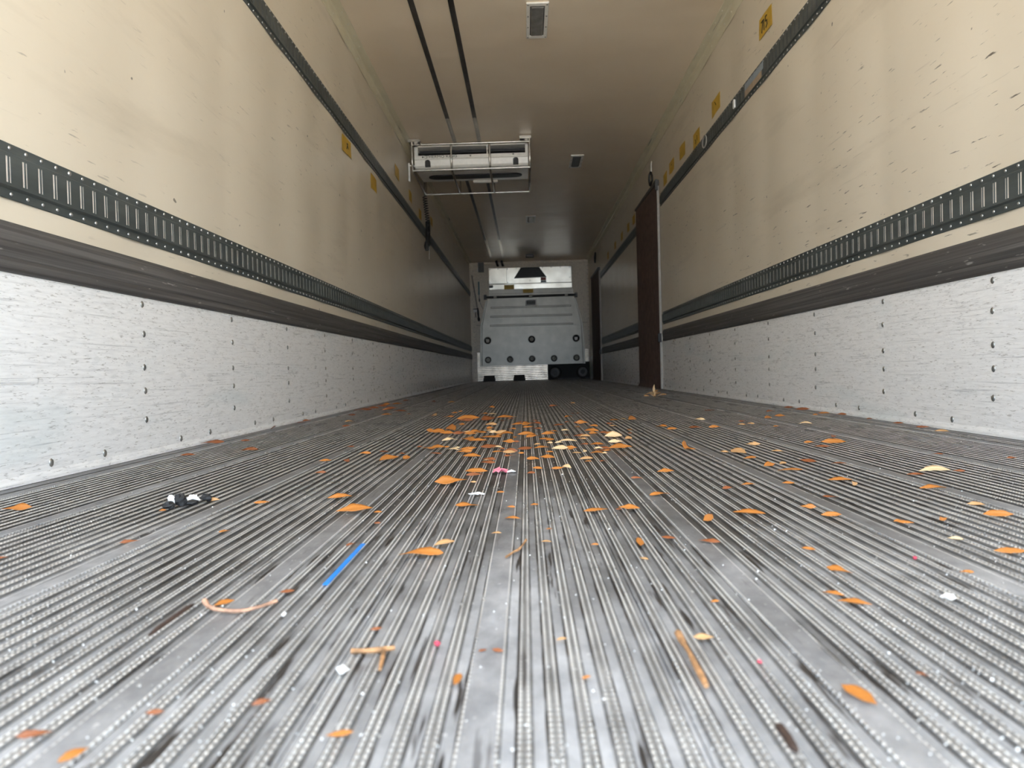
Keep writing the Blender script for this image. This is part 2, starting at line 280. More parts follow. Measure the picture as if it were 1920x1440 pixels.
LEAVES = [
(-1.011,1.225,0.041,20,'o','orange leaf lying alone near the foot of the left wall'),
(-0.661,0.960,0.022,25,'b','dull brown leaf flat on the ribs below the black scraps'),
(-0.554,1.018,0.014,30,'o','tiny curled orange leaf right of and below the black scraps'),
(-0.685,1.272,0.023,10,'t','tan curled leaf right beside the black scraps'),
(-0.734,1.190,0.012,0,'o','small round orange leaf touching left end of the black scraps'),
(-0.415,0.692,0.019,50,'o','orange leaf standing against the long pale twig at left'),
(-0.583,1.239,0.025,10,'o','orange leaf midway between the black scraps and the two curled orange leaves'),
(-0.452,1.269,0.038,15,'o','curled orange leaf with raised tip, upper one of two at left centre'),
(-0.395,1.143,0.052,22,'o','broad pointed orange leaf, lower one of two at left centre'),
(-0.355,1.135,0.013,0,'o','small orange leaf just right of the broad pointed leaf'),
(-0.338,1.050,0.010,10,'b','small brown leaf just below the broad pointed leaf'),
(-0.266,1.410,0.058,18,'o','long arched orange leaf left of and below the pink wrapper'),
(-0.225,1.550,0.045,-8,'o','upper of two crossed thin orange leaves left of the pink wrapper'),
(-0.225,1.504,0.034,5,'b','lower of two crossed thin brown leaves left of the pink wrapper'),
(-0.222,1.418,0.012,0,'t','small pale leaf fragment under the crossed leaves'),
(-0.214,1.172,0.035,-5,'o','straight thin orange leaf below the torn white strip'),
(-0.163,1.293,0.014,0,'o','small oval orange leaf below the pink wrapper'),
(-0.141,1.150,0.013,0,'o','small orange leaf right of the straight thin leaf'),
(-0.137,1.063,0.021,-4,'o','thin orange leaf beside a white crumb at centre'),
(-0.102,1.168,0.014,20,'o','small orange leaf just right of the centre seam'),
(-0.084,0.990,0.009,10,'o','tiny orange leaf with a white crumb near the centre seam'),
(-0.244,0.860,0.047,4,'o','longest thin orange leaf at left foreground'),
(-0.222,0.914,0.029,40,'t','pale orange bent leaf at right end of the longest leaf'),
(-0.157,0.971,0.013,10,'t','tan leaf sliver above the thin crooked sprig'),
(-0.346,0.922,0.013,40,'b','small brown leaf beside top end of the blue strip'),
(-0.247,0.613,0.010,20,'b','red brown curled leaf above the forked twig'),
(-0.364,0.726,0.014,20,'b','red brown leaf left of the blue strip'),
(-0.166,0.508,0.017,80,'o','crumpled orange leaf below the pink crumb'),
(-0.297,0.477,0.012,30,'b','red brown leaf at bottom left, above the short chewed leaf'),
(-0.232,0.434,0.015,15,'o','orange brown leaf lying across ribs at bottom left of centre'),
(-0.365,0.466,0.011,10,'b','dull pinkish brown leaf near bottom left corner'),
(-0.427,0.438,0.019,15,'b','long faded brown leaf in bottom left corner'),
(-0.386,0.413,0.016,60,'o','yellow orange leaf stub at the bottom edge, left'),
(-0.090,0.916,0.013,-10,'t','pale leaf scrap right of the centre seam'),
(0.177,1.494,0.034,10,'o','orange leaf right of the right smooth floor strip'),
(0.105,1.417,0.022,-15,'b','brown leaf lying on the right smooth floor strip'),
(0.116,1.235,0.033,15,'o','orange leaf at lower end of the right smooth floor strip'),
(0.245,1.278,0.021,25,'b','brown folded leaf left of a small orange leaf, right of centre'),
(0.295,1.318,0.024,8,'o','small bright orange leaf with pale stem, right of centre'),
(0.369,1.320,0.020,-10,'o','small curled orange leaf below the leaf pair at right'),
(-0.007,1.109,0.037,18,'o','arched orange leaf right of centre, left of a leaf pair'),
(0.030,1.117,0.010,0,'b','tiny brown leaf between two orange leaves right of centre'),
(0.046,1.115,0.031,-22,'o','orange leaf pointing down right, right of centre'),
(0.217,1.064,0.041,-20,'o','long slanting orange leaf with pale tip on right half'),
(0.145,1.022,0.040,60,'o','rounded orange leaf standing up on right half'),
(0.069,0.922,0.018,-30,'b','brown orange curled leaf beside a dark groove stain'),
(0.028,0.895,0.033,80,'o','orange leaf with hanging stem right of centre foreground'),
(-0.030,0.894,0.010,10,'o','tiny orange leaf at centre right foreground'),
(0.115,0.896,0.024,-25,'b','dark orange leaf with yellow spot on right half'),
(0.021,0.825,0.011,-40,'t','pale twisted leaf scrap below the leaf with a hanging stem'),
(0.062,0.669,0.009,20,'o','small square orange leaf right of the long dark groove stain'),
(0.029,0.580,0.015,-5,'t','pale curled leaf beside top of the thick brown twig'),
(-0.087,0.583,0.009,20,'t','tan leaf scrap right of centre seam in foreground'),
(0.411,1.544,0.039,40,'o','folded orange leaf, left one of a pair at right'),
(0.453,1.580,0.029,45,'t','grey tan upright leaf in the leaf pair at right'),
(0.433,1.483,0.047,4,'o','flat orange leaf, right one of a pair at right'),
(0.518,1.802,0.026,-20,'t','pale beige leaf above the leaf pair at right'),
(0.571,1.568,0.028,-5,'b','rust leaf above thin leaf on far right half'),
(0.474,1.342,0.038,-5,'o','thin orange leaf left of a curled tan leaf at right'),
(0.474,1.287,0.031,60,'t','curled tan leaf at right end of a thin orange leaf'),
(0.663,1.881,0.035,-15,'b','dark red brown curled leaf in right leaf cluster'),
(0.716,1.936,0.056,-10,'o','long brown orange leaf in right leaf cluster'),
(0.667,1.975,0.025,-20,'o','small tan orange leaf left in right leaf cluster'),
(0.387,1.180,0.022,-25,'b','dark brown curled leaf with pale edge at right'),
(0.316,1.093,0.021,-20,'o','peach orange leaf left below the dark brown curled leaf'),
(0.324,1.029,0.026,-2,'o','orange leaf with white tip right of the peach leaf'),
(0.847,1.679,0.025,-5,'b','faint rust leaf above the cream jagged leaf'),
(0.953,1.580,0.018,-20,'b','small brown leaf near the right edge by the wall'),
(0.637,1.384,0.029,-5,'b','flat dull brown leaf left of the cream jagged leaf'),
(0.689,1.412,0.058,6,'c','cream jagged leaf scrap on the right half of floor'),
(0.736,1.411,0.020,-20,'b','red brown leaf right of the cream jagged leaf'),
(0.584,1.232,0.039,-4,'o','thin red orange leaf below the cream jagged leaf'),
(0.568,1.089,0.021,-30,'t','pale tan twisted scrap near right edge'),
(0.398,0.989,0.012,15,'o','left small leaf of an orange leaf couple at right'),
(0.403,0.978,0.019,-30,'o','right curled leaf of an orange leaf couple at right'),
(0.463,0.993,0.020,35,'o','orange leaf below a white crumb at right'),
(0.544,1.002,0.035,-8,'o','red spotted orange leaf near the right edge'),
(0.414,0.883,0.015,-25,'c','square cream leaf piece at right'),
(0.438,0.817,0.033,-8,'o','large orange leaf cut by the right edge of view'),
(0.218,0.760,0.026,-55,'o','twisted orange leaf above the orange leaf duo at lower right'),
(0.221,0.850,0.015,-40,'o','small orange leaf beside a dark chip at right'),
(0.343,0.745,0.013,-5,'o','rounded orange leaf above the white oval chip'),
(0.179,0.684,0.018,-35,'o','upper left leaf of the bright orange duo at lower right'),
(0.187,0.658,0.026,-25,'o','lower right leaf of the bright orange duo at lower right'),
(0.105,0.472,0.027,-70,'o','bright orange folded leaf stub at bottom right'),
(0.165,0.505,0.009,-50,'b','small brown leaf scrap near bottom right'),
(-1.221,2.380,0.065,20,'b','brown curled leaf against the foot of the left wall'),
(-1.094,2.028,0.037,10,'b','flat brown leaf just below the curled leaf by the left wall'),
(-0.636,1.825,0.028,10,'o','small orange leaf alone on left half beyond the smooth strip'),
(1.186,2.342,0.046,-8,'b','brown leaf lying against the foot of the right wall'),
(1.196,2.523,0.031,-10,'b','small brown leaf wedged at the foot of the right wall'),
(0.890,2.572,0.043,-5,'c','cream arched leaf near the right wall'),
(0.507,1.956,0.035,-5,'t','pale tan leaf on right half, above a small orange leaf'),
(0.589,2.892,0.045,-40,'c','rounded beige leaf piece standing on right half'),
(0.161,2.256,0.052,10,'c','large cream arched leaf on the right of the dense litter'),
(0.148,2.096,0.040,8,'c','second cream leaf just below the large cream arched leaf'),
(-0.023,1.965,0.043,15,'c','broad cream leaf curled over orange leaf in dense litter'),
(-0.361,2.281,0.048,5,'c','cream arched leaf at left of the dense litter'),
(-0.496,3.490,0.037,8,'o',0),
(-0.377,3.194,0.079,23,'o',0),
(-0.386,3.131,0.053,10,'b',0),
(-0.283,3.162,0.085,58,'b',0),
(-0.214,3.311,0.060,3,'o',0),
(-0.192,3.340,0.047,16,'t',0),
(-0.258,2.882,0.040,29,'t',0),
(-0.398,2.647,0.085,-68,'o',0),
(-0.438,2.569,0.060,-26,'o',0),
(-0.400,2.537,0.041,-20,'o',0),
(-0.329,2.561,0.026,26,'t',0),
(-0.295,2.595,0.039,2,'o',0),
(-0.276,2.546,0.033,-22,'o',0),
(-0.351,2.503,0.040,32,'b',0),
(-0.230,2.513,0.032,-33,'c',0),
(-0.203,2.485,0.043,-16,'t',0),
(-0.234,2.356,0.053,6,'o',0),
(-0.185,2.459,0.053,50,'o',0),
(-0.298,2.265,0.059,-50,'o',0),
(-0.267,2.241,0.042,14,'o',0),
(-0.432,2.108,0.015,-22,'b',0),
(-0.399,2.058,0.033,-33,'o',0),
(-0.372,2.052,0.043,54,'o',0),
(-0.363,1.933,0.031,-31,'b',0),
(-0.323,2.015,0.036,-40,'c',0),
(-0.318,2.069,0.013,-10,'c',0),
(-0.286,1.942,0.034,19,'o',0),
(-0.276,2.018,0.030,25,'o',0),
(-0.257,1.841,0.038,-20,'o',0),
(-0.218,2.047,0.049,29,'b',0),
(-0.198,2.043,0.022,-13,'c',0),
(-0.195,1.936,0.022,20,'o',0),
(-0.186,1.999,0.018,34,'b',0),
(-0.041,2.401,0.038,16,'o',0),
(-0.017,2.540,0.027,-32,'o',0),
(-0.052,2.257,0.034,-7,'o',0),
(-0.044,2.141,0.014,-24,'c',0),
(-0.082,2.103,0.017,21,'t',0),
(-0.063,1.772,0.030,-25,'o',0),
(0.008,2.160,0.046,9,'c',0),
(0.025,2.550,0.025,-23,'c',0),
(0.020,2.385,0.017,-32,'b',0),
(0.007,1.958,0.017,29,'o',0),
(-0.053,1.907,0.017,-7,'o',0),
(0.061,2.318,0.036,13,'b',0),
(0.110,2.848,0.040,-14,'o',0),
(0.078,2.700,0.018,-27,'o',0),
(0.139,2.706,0.029,8,'o',0),
(0.113,2.482,0.040,-22,'o',0),
(0.112,2.400,0.025,-30,'o',0),
(0.053,2.073,0.022,13,'b',0),
(0.091,2.064,0.025,-9,'o',0),
(0.069,1.858,0.030,23,'o',0),
(0.088,1.842,0.013,31,'c',0),
(0.068,1.696,0.013,5,'b',0),
(0.043,1.784,0.016,-12,'b',0),
(0.031,1.733,0.028,22,'t',0),
(0.142,1.942,0.054,23,'o',0),
(0.200,2.195,0.034,54,'t',0),
(0.194,2.339,0.021,33,'b',0),
(0.150,2.430,0.026,2,'b',0),
(0.258,3.007,0.037,30,'o',0),
(0.301,3.057,0.019,15,'c',0),
(0.322,2.954,0.085,69,'o',0),
(0.217,2.708,0.025,-13,'t',0),
(0.253,2.529,0.016,15,'o',0),
(0.231,2.388,0.014,6,'b',0),
(0.098,2.881,0.032,-19,'b',0),
(0.014,2.797,0.041,34,'b',0),
(0.095,1.952,0.034,-31,'b',0),
(-0.092,2.339,0.042,32,'o',0),
(-0.115,2.401,0.044,-5,'o',0),
(-0.147,2.875,0.043,6,'o',0),
(-0.077,2.909,0.043,-34,'b',0),
(-0.108,2.731,0.032,24,'o',0),
(-0.118,1.985,0.039,32,'b',0),
(-0.090,1.586,0.019,-28,'o',0),
(-0.106,1.516,0.016,31,'b',0),
(-0.046,1.579,0.023,22,'o',0),
(-0.025,1.592,0.025,-54,'c',0),
(-0.151,2.181,0.023,4,'b',0),
(-0.169,2.675,0.024,7,'o',0),
(-0.211,1.707,0.031,-8,'b',0),
(-0.468,1.815,0.055,60,'o',0),
(-0.424,1.818,0.033,76,'o',0),
(0.303,1.870,0.067,75,'o',1),
(0.321,1.891,0.020,-8,'o',1),
(0.674,2.616,0.024,6,'t',1),
(0.718,2.652,0.024,0,'t',1),
(0.412,1.682,0.032,31,'o',1),
(0.417,1.788,0.054,-76,'t',1),
(0.389,1.816,0.017,-17,'t',1),
(1.014,3.297,0.038,22,'b',1),
(1.203,3.529,0.039,-17,'b',1),
(1.184,3.352,0.048,-17,'b',1),
(1.167,3.078,0.034,-34,'o',1),
(1.191,2.962,0.036,7,'b',1),
(1.155,2.192,0.028,-33,'t',1),
(0.384,2.631,0.032,2,'o',1),
(0.394,2.489,0.031,16,'o',1),
(0.549,2.511,0.031,-9,'o',1),
(0.487,2.529,0.039,-39,'b',1),
(0.780,3.484,0.043,13,'b',1),
(0.863,2.888,0.043,44,'o',1),
(0.765,2.515,0.022,30,'o',1),
(0.792,2.113,0.033,54,'b',1),
(-1.089,2.437,0.026,-7,'b',1),
(-0.949,2.118,0.036,27,'b',1),
(-1.228,2.957,0.053,-79,'b',1),
(-1.307,3.371,0.033,23,'b',1),
(-0.575,1.803,0.035,-57,'b',1),
(-0.564,1.961,0.024,13,'o',1),
(-0.661,2.173,0.023,2,'b',1),
(-0.522,2.016,0.025,-30,'b',1),
(-0.584,1.599,0.021,20,'b',1),
(-1.185,3.435,0.032,-11,'b',1),
(-1.112,4.304,0.085,34,'b',1),
(-1.081,4.466,0.067,-26,'b',1),
(-1.038,5.066,0.055,14,'o',1),
(-0.939,4.343,0.061,14,'b',1),
(-1.083,4.724,0.057,7,'b',1),
(-0.844,4.081,0.071,-30,'b',1),
(-0.865,3.800,0.041,11,'o',1),
(-0.884,3.019,0.028,12,'b',1),
(0.518,1.605,0.032,-58,'b',1),
(-0.786,0.890,0.009,29,'b',1),
(1.300,2.731,0.021,0,'b',1),
(-0.151,0.563,0.006,29,'b',1),
(-0.139,0.561,0.008,-24,'b',1),
(-0.073,0.509,0.006,28,'o',1),
(-0.111,2.852,0.056,58,'o',0),
(0.102,1.904,0.016,10,'o',0),
(-0.018,2.128,0.018,-1,'c',0),
(-0.042,2.217,0.024,31,'o',0),
(-0.098,1.745,0.026,-25,'o',0),
(-0.161,1.839,0.020,20,'b',0),
(-0.313,2.487,0.033,6,'o',0),
(-0.400,2.590,0.023,-48,'o',0),
(0.040,1.887,0.024,69,'c',0),
(-0.253,2.716,0.026,-24,'o',0),
(0.167,2.291,0.025,-15,'o',0),
(-0.350,2.087,0.014,-10,'o',0),
(0.135,1.979,0.025,-26,'o',0),
(-0.207,2.418,0.021,-32,'o',0),
(-0.210,1.766,0.031,-22,'b',0),
(-0.286,1.991,0.031,19,'o',0),
(0.170,2.364,0.034,-7,'o',0),
(-0.220,3.141,0.016,30,'b',0),
(0.033,1.697,0.013,10,'o',0),
(-0.286,3.625,0.033,-13,'c',0),
(0.007,1.977,0.027,2,'o',0),
(-0.128,1.885,0.014,6,'o',0),
(-0.255,2.635,0.022,1,'t',0),
(-0.210,1.764,0.022,27,'c',0),
(0.017,1.869,0.018,-13,'t',0),
(0.076,2.311,0.033,32,'t',0),
(0.057,2.953,0.021,26,'b',0),
(-0.481,3.928,0.020,5,'o',0),
(0.090,1.917,0.031,-27,'b',0),
(-0.182,3.237,0.025,-15,'b',0),
(0.146,3.540,0.014,22,'o',0),
(0.216,2.811,0.023,-20,'b',0),
(-0.172,2.179,0.033,-16,'o',0),
(-0.456,1.946,0.021,-43,'b',0),
(0.111,3.021,0.013,2,'o',0),
(0.195,2.379,0.013,12,'o',0),
(0.083,1.948,0.021,-19,'c',0),
(-0.159,1.923,0.031,-10,'b',0),
(0.099,2.065,0.028,-41,'o',0),
(0.079,3.281,0.038,40,'o',0),
(-0.072,2.011,0.034,21,'o',0),
(0.090,2.063,0.031,-12,'o',0),
(0.060,2.241,0.023,-3,'t',0),
(-0.477,2.686,0.028,-15,'o',0),
(-0.161,1.912,0.027,-13,'t',0),
(0.112,3.510,0.016,27,'b',0),
(-0.153,2.348,0.029,75,'o',0),
(-0.103,2.520,0.017,18,'o',0),
(-0.078,2.662,0.033,-17,'b',0),
(-0.324,4.248,0.038,-29,'o',0),
(-0.652,5.103,0.047,36,'t',0),
(-0.498,3.781,0.030,-13,'o',0),
(-0.814,5.324,0.028,10,'b',0),
(-0.578,3.580,0.057,-67,'t',0),
(-0.746,3.801,0.020,24,'o',1),
(0.940,2.972,0.032,-34,'o',1),
(-1.100,4.998,0.039,5,'o',1),
(0.723,2.771,0.027,31,'b',1),
(-0.139,3.046,0.017,-8,'b',0),
(-0.382,2.943,0.023,-26,'o',0),
(-1.060,5.582,0.042,31,'b',1),
(-0.950,3.326,0.035,-21,'t',1),
(-0.335,3.682,0.030,5,'o',0),
(0.047,4.208,0.042,11,'b',0),
(1.105,3.010,0.020,2,'o',1),
(-0.964,4.292,0.041,22,'o',1),
(-1.062,3.831,0.042,-29,'b',1),
(0.185,4.567,0.027,-2,'t',0),
(-0.081,3.080,0.024,30,'b',0),
]
def part(mb, name, mats, root):
    return mb.build(name, mats, root, -Vector(root.location))
PITCH = .622
def posts(): 
    y = 2.05-3*PITCH
    while y < YB-.1:
        if y > Y0+.05: yield y
        y += PITCH
def bulge(y): return .0062*abs(math.sin(math.pi*(y-2.05)/PITCH))

# ================================================================== the setting
g = MB(); g.box(-30, 30, -40, -.6, -1.36, -1.25); struct(g.build('ground', 'concrete'), 'pale concrete yard outside the open rear end')  # unseen yard of pale concrete, kept bright to bounce light onto the ceiling

# floor: a base with one extruded plank after another, joint strip and ribs on each
fl = MB(); fl.box(-HW, HW, Y0, YB, -.10, -.004)
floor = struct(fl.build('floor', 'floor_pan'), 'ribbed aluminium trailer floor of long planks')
PW = .252
def plank_mesh(x0, x1, phase):
    """cross-section: smooth joint strip, then ribs with two beaded ridges each"""
    prof = []; mi = []
    def pt(x, z, m): prof.append((x, z)); mi.append(m)
    def rib(c):
        for dx, z, m in ((-.0042, 0, 2), (-.0038, .0025, 1), (-.0022, .0031, 1), (-.0017, .0023, 2), (.0017, .0023, 1), (.0022, .0031, 1), (.0038, .0025, 2), (.0042, 0, 4)):
            if dx == -.0042: pt(c-.0060, 0, 4)
            pt(c+dx, z, m)
        pt(c+.0060, 0, 0)
    pt(x0+.0006, -.003, 0); pt(x0+.0006, 0, 0)
    cs = []
    c = phase-6*PW
    while c < x1+PW:
        cs.append(('s', c)); cs += [('r', c+.0285+.0195*i) for i in range(11)]; c += PW
    for k, c in cs:
        w = .0135 if k == 's' else .0061
        if c-w < x0+.001 or c+w > x1-.001: continue
        if k == 'r': rib(c)
        else:
            pt(c-.0145, 0, 4); pt(c-.013, 0, 1); pt(c-.0127, .0022, 1); pt(c-.0112, .0022, 3); pt(c+.0112, .0022, 1); pt(c+.0127, .0022, 1); pt(c+.013, 0, 4); pt(c+.0145, 0, 0)
    pt(x1-.0006, 0, 0); pt(x1-.0006, -.003, 0)
    return MB().extr(prof, Y0, YB-.001, mi[:-1])
xs = [-HW+.042]; x = -.146-.11625-4*PW
while x < HW-.06:
    if x > xs[0]+.03: xs.append(x)
    x += PW
xs.append(HW-.042)
for a, c in zip(xs[:-1], xs[1:]):
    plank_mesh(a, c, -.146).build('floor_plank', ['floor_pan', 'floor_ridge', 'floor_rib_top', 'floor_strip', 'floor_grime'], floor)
for s in (-1, 1):
    e = MB(); e.extr([(s*(HW-.0425), -.003), (s*(HW-.0425), .001), (s*(HW-.010), .0015), (s*(HW-.006), .02), (s*(HW-.001), .02)], Y0, YB-.001, [3, 3, 3, 3])
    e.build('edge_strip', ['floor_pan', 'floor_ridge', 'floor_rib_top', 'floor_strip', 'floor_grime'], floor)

# side walls: glassfibre sheet, slightly pillowed between the posts
for s, nm, mt in ((-1, 'wall_left', 'frp_left'), (1, 'wall_right', 'frp_right')):
    m = MB(); n = 300; ys = [Y0+(YB+.08-Y0)*i/n for i in range(n+1)]; v = []
    for y in ys: v += [(s*(HW-bulge(y)), y, -.1), (s*(HW-bulge(y)), y, H+.005)]
    m.add(v, [(2*i, 2*i+1, 2*i+3, 2*i+2) for i in range(n)], 0, True)
    xo = s*(HW+.08)
    m.add([(xo, Y0, -.1), (xo, Y0, H), (xo, YB+.08, H), (xo, YB+.08, -.1), (s*HW, Y0, -.1), (s*HW, Y0, H), (s*HW, YB+.08, H), (s*HW, YB+.08, -.1)],
          [(0, 1, 2, 3), (0, 4, 5, 1), (3, 2, 6, 7), (1, 5, 6, 2), (0, 3, 7, 4)])
    struct(m.build(nm, mt), 'cream glassfibre side wall panel')
m = MB(); m.box(-HW-.08, HW+.08, Y0, YB+.08, H, H+.08); struct(m.build('ceiling', 'frp_ceiling'), 'cream glassfibre trailer ceiling')

# coves between walls and ceiling, with two rows of rivets
for s, nm in ((-1, 'trim_1'), (1, 'trim_2')):
    m = MB(); X = lambda d: s*(HW-d-.0015)
    m.extr([(X(.0050), H-.094), (X(.0075), H-.092), (X(.0085), H-.014), (X(.014), H-.0085), (X(.060), H-.004), (X(.062), H-.0005)], Y0, YB-.03)
    t = struct(m.build(nm, 'frp_trim'), 'riveted cream cove strip along the ceiling edge')
    rv = MB(); y = 2.6
    while y < YB-.1:
        for c, ax in (((X(.0080), y, H-.052), (-s, 0, 0)), ((X(.042), y+.078, H-.0048), (0, 0, -1))):
            rv.lathe(c, ax, [(.0068, 0), (.005, .003), (0, .004)], 6)
        y += .156
    stuff(rv.build('cove_rivets', 'rivet_cream', t))

# aluminium kick plates
rv_small = dome(.0048, .003, (1, 0, 0), 7).mesh('rivet', 'rivet_steel')
rv_big = dome(.0078, .004, (1, 0, 0), 8).mesh('rivet', 'rivet_dark')
for s, nm in ((-1, 'baseboard_left'), (1, 'baseboard_right')):
    X = lambda d: s*(HW-d)
    m = MB(); m.extr([(X(0), .468), (X(.0075), .466), (X(.0085), .460), (X(.0085), .024), (X(.012), .010), (X(.012), .0025)], Y0, YB-.02)
    t = struct(m.build(nm, 'kick_aluminium'), 'scratched aluminium kick plate with rows of rivets')
    for y in posts():
        if s > 0 and (6.85 < y < 8.2 or y > 12.3): continue
        for z in (.446, .36, .263, .195, .111):
            ob('rivet', rv_big, t, (X(.0085), y+random.uniform(-.004, .004), z), (0, 0, 0 if s < 0 else math.pi), (1, 1, 1.3))
        for dy in (.2, .41):
            ob('rivet', rv_big, t, (X(.0085), y+dy, .039+random.uniform(-.003, .003)), (0, 0, 0 if s < 0 else math.pi), (1, 1, 1.3))
    if s < 0:
        p = MB(); p.box(X(.0085), X(.0100), 1.20, 1.592, .225, .338); p.build('patch_plate', 'kick_aluminium', t)
# black rub rails
def rub_rail(s, y0, y1, label):
    X = lambda d: s*(HW-d)
    zs = [(.0, .466), (.012, .467), (.017, .474), (.019, .486), (.0175, .494), (.0165, .497), (.0175, .500), (.0205, .520), (.0195, .528), (.0185, .531), (.0195, .534), (.018, .556), (.013, .570), (.008, .577), (.0, .578)]
    m = MB(); m.extr([(X(d), z) for d, z in zs], y0, y1)
    for yy in (y0, y1): m.add([(X(d), yy, z) for d, z in zs], [tuple(range(len(zs)))])
    return tag(m.build('rub_rail', 'rub_rail_black'), label, 'rub rail', 'dark rub rails above the kick plates')
rub_rail(-1, Y0, YB-.02, 'long dark grooved rub rail along the left wall')
rub_rail(1, Y0, 6.86, 'dark grooved rub rail on the right wall, nearest stretch before the brown curtain')
rub_rail(1, 8.25, 12.35, 'dark grooved rub rail on the right wall between the two brown curtains')

# slotted cargo tracks
SP = .0508
def cargo_track(s, y0, y1, z0, label, near_rivets=5.2, liner='slot_liner', group='slotted cargo tracks on the side walls'):
    X = lambda d: s*(HW-d-.0016)
    root = thing('cargo_track', (X(.006), y0, z0), label, 'cargo track', group)
    f0, f1, f2, f3 = z0+.0215, z0+.026, z0+.0965, z0+.101; zt = z0+.1225
    sa, sb = z0+.033, z0+.090                     # slot bottom and top
    m = MB()
    m.extr([(X(.0050), z0), (X(.0055), z0+.0005), (X(.0065), z0+.002), (X(.0065), f0), (X(.014), f1), (X(.014), sa), (X(.0126), sa)], y0, y1)
    m.extr([(X(.0126), sb), (X(.014), sb), (X(.014), f2), (X(.0065), f3), (X(.0065), zt-.002), (X(.0055), zt-.0005), (X(.0050), zt)], y0, y1)
    k0 = math.ceil((y0+.02-1.569)/SP); k1 = math.floor((y1-.02-1.569)/SP); e = y0
    def bar(a, c):
        m.add([(X(.0126), a, sa), (X(.014), a, sa), (X(.014), c, sa), (X(.0126), c, sa), (X(.0126), a, sb), (X(.014), a, sb), (X(.014), c, sb), (X(.0126), c, sb)],
              [(0, 1, 5, 4), (1, 2, 6, 5), (2, 3, 7, 6)])
    for k in range(k0, k1+1):
        c = 1.569+k*SP; bar(e, c-.0080); bar(c-.0010, c+.0028); e = c+.0075
    bar(e, y1)
    part(m, 'track_plate', 'track_paint', root)
    part(MB().box(min(X(.006), X(.0125)), max(X(.006), X(.0125)), y0+.01, y1-.01, sa-.003, sb+.003), 'slot_backing', liner, root)
    far = MB()
    for k in range(k0, k1+1):
        y = 1.569+k*SP+SP*.3
        for z in (z0+.0115, zt-.0105):
            big = k % 12 == 3
            if y < near_rivets:
                o = ob('rivet', rv_small, root, Vector((X(.0065), y, z))-root.location, (0, 0, 0 if s < 0 else math.pi), (1.3,)*3 if big else (1, 1, 1))
            else: far.lathe((X(.0065), y, z), (-s, 0, 0), [(.0050, 0), (.004, .002), (0, .003)], 5)
    if far.v: stuff(part(far, 'track_rivets', 'rivet_steel', root))
    return root
ZL, ZU = .6270, 1.7605
cargo_track(-1, Y0, YB-.03, ZL, 'lower slotted dark track running the length of the left wall')
cargo_track(1, Y0, 6.88, ZL, 'lower slotted dark track on the right wall, nearest stretch before the brown curtain')
cargo_track(1, 8.25, 12.35, ZL, 'lower slotted dark track on the right wall between the two brown curtains')
cargo_track(-1, Y0, YB-.03, ZU, 'upper slotted dark track high along the left wall', 4.6, 'dark_grey_metal')  # upper tracks: shade inside the slots is put into the dark backing colour
cargo_track(1, Y0, 6.88, ZU, 'upper slotted dark track high on the right wall, nearest stretch before the brown curtain', 4.6, 'dark_grey_metal')
cargo_track(1, 8.25, 12.35, ZU, 'upper slotted dark track high on the right wall between the two brown curtains', 5.2, 'dark_grey_metal')

# ================================================================== front bulkhead
m = MB(); m.box(-HW-.005, HW+.005, YB, YB+.08, -.1, H+.005)
wb = struct(m.build('wall_back', 'bulkhead_cream'), 'cream front bulkhead wall')
for x0, x1, z0, z1 in ((-1.19, -1.115, .004, 2.40), (1.19, 1.222, .37, 2.40), (-1.19, 1.222, 2.40, 2.445)):
    p = MB(); p.box(x0, x1, YB-.018, YB, z0, z1, 0, .004); p.build('frame_strip', 'bulkhead_cream', wb)
rvb = MB()
for i in range(22):
    for x, z in ((-1.15, .08+i*.105), (1.206, .45+i*.09)):
        rvb.lathe((x, YB-.018, z), (0, -1, 0), [(.008, 0), (.006, .004), (0, .005)], 6)
stuff(rvb.build('frame_rivets', 'rivet_dark', wb))
p = MB(); p.box(1.03, 1.19, YB-.004, YB, 1.17, 1.176); p.box(-1.115, -1.0, YB-.004, YB, 1.165, 1.171); p.build('panel_joint', 'bulkhead_groove', wb)

# stainless cover with the air intake
u = thing('stainless_cover', (.02, YB, 1.89), 'shiny stainless air intake cover at top of the front bulkhead', 'cover panel')
m = MB(); m.box(-.86, -.8345, YB-.06, YB-.001, 1.89, 2.36); m.box(.878, .915, YB-.06, YB-.001, 1.89, 2.36); m.box(-.86, .915, YB-.06, YB-.001, 2.333, 2.36); part(m, 'surround', 'bulkhead_cream', u)
m = MB()
m.prism([(-.455, 2.008), (.872, 2.008), (.872, 2.327), (.215, 2.327), (.365, 2.118), (-.31, 2.108), (-.165, 2.327), (-.455, 2.327)][::1], YB-.055, YB-.03)
part(m, 'main_sheet', 'stainless', u)
m = MB(); m.box(-.822, -.46, YB-.058, YB-.03, 2.012, 2.327, 0, .002); a = part(m, 'access_plate', 'stainless', u)
m = MB(); m.box(-.822, .874, YB-.050, YB-.03, 1.893, 1.995, 0, .002); part(m, 'lower_sheet', 'stainless', u)
m = MB(); m.prism([(-.40, 2.09), (.45, 2.09), (.45, 2.33), (-.40, 2.33)], YB-.028, YB-.02); part(m, 'intake_recess', 'grille_dark', u)
m = MB()
for i in range(5): m.box(-.30+i*.004, .35-i*.02, YB-.036, YB-.030, 2.135+i*.036, 2.140+i*.036)
part(m, 'intake_bars', 'black_plastic', u)
sc = dome(.010, .005, (0, -1, 0), 7).mesh('screw', 'rivet_dark')
for x, z in ((-.80, 2.31), (-.63, 2.31), (-.80, 2.04), (-.44, 2.31), (-.44, 2.03), (-.25, 2.315), (.28, 2.315), (.46, 2.315), (.65, 2.31), (.84, 2.31), (.84, 2.10), (.02, 2.06)):
    ob('screw', sc, u, Vector((x, YB-.056 if x > -.45 else YB-.058, z))-u.location)
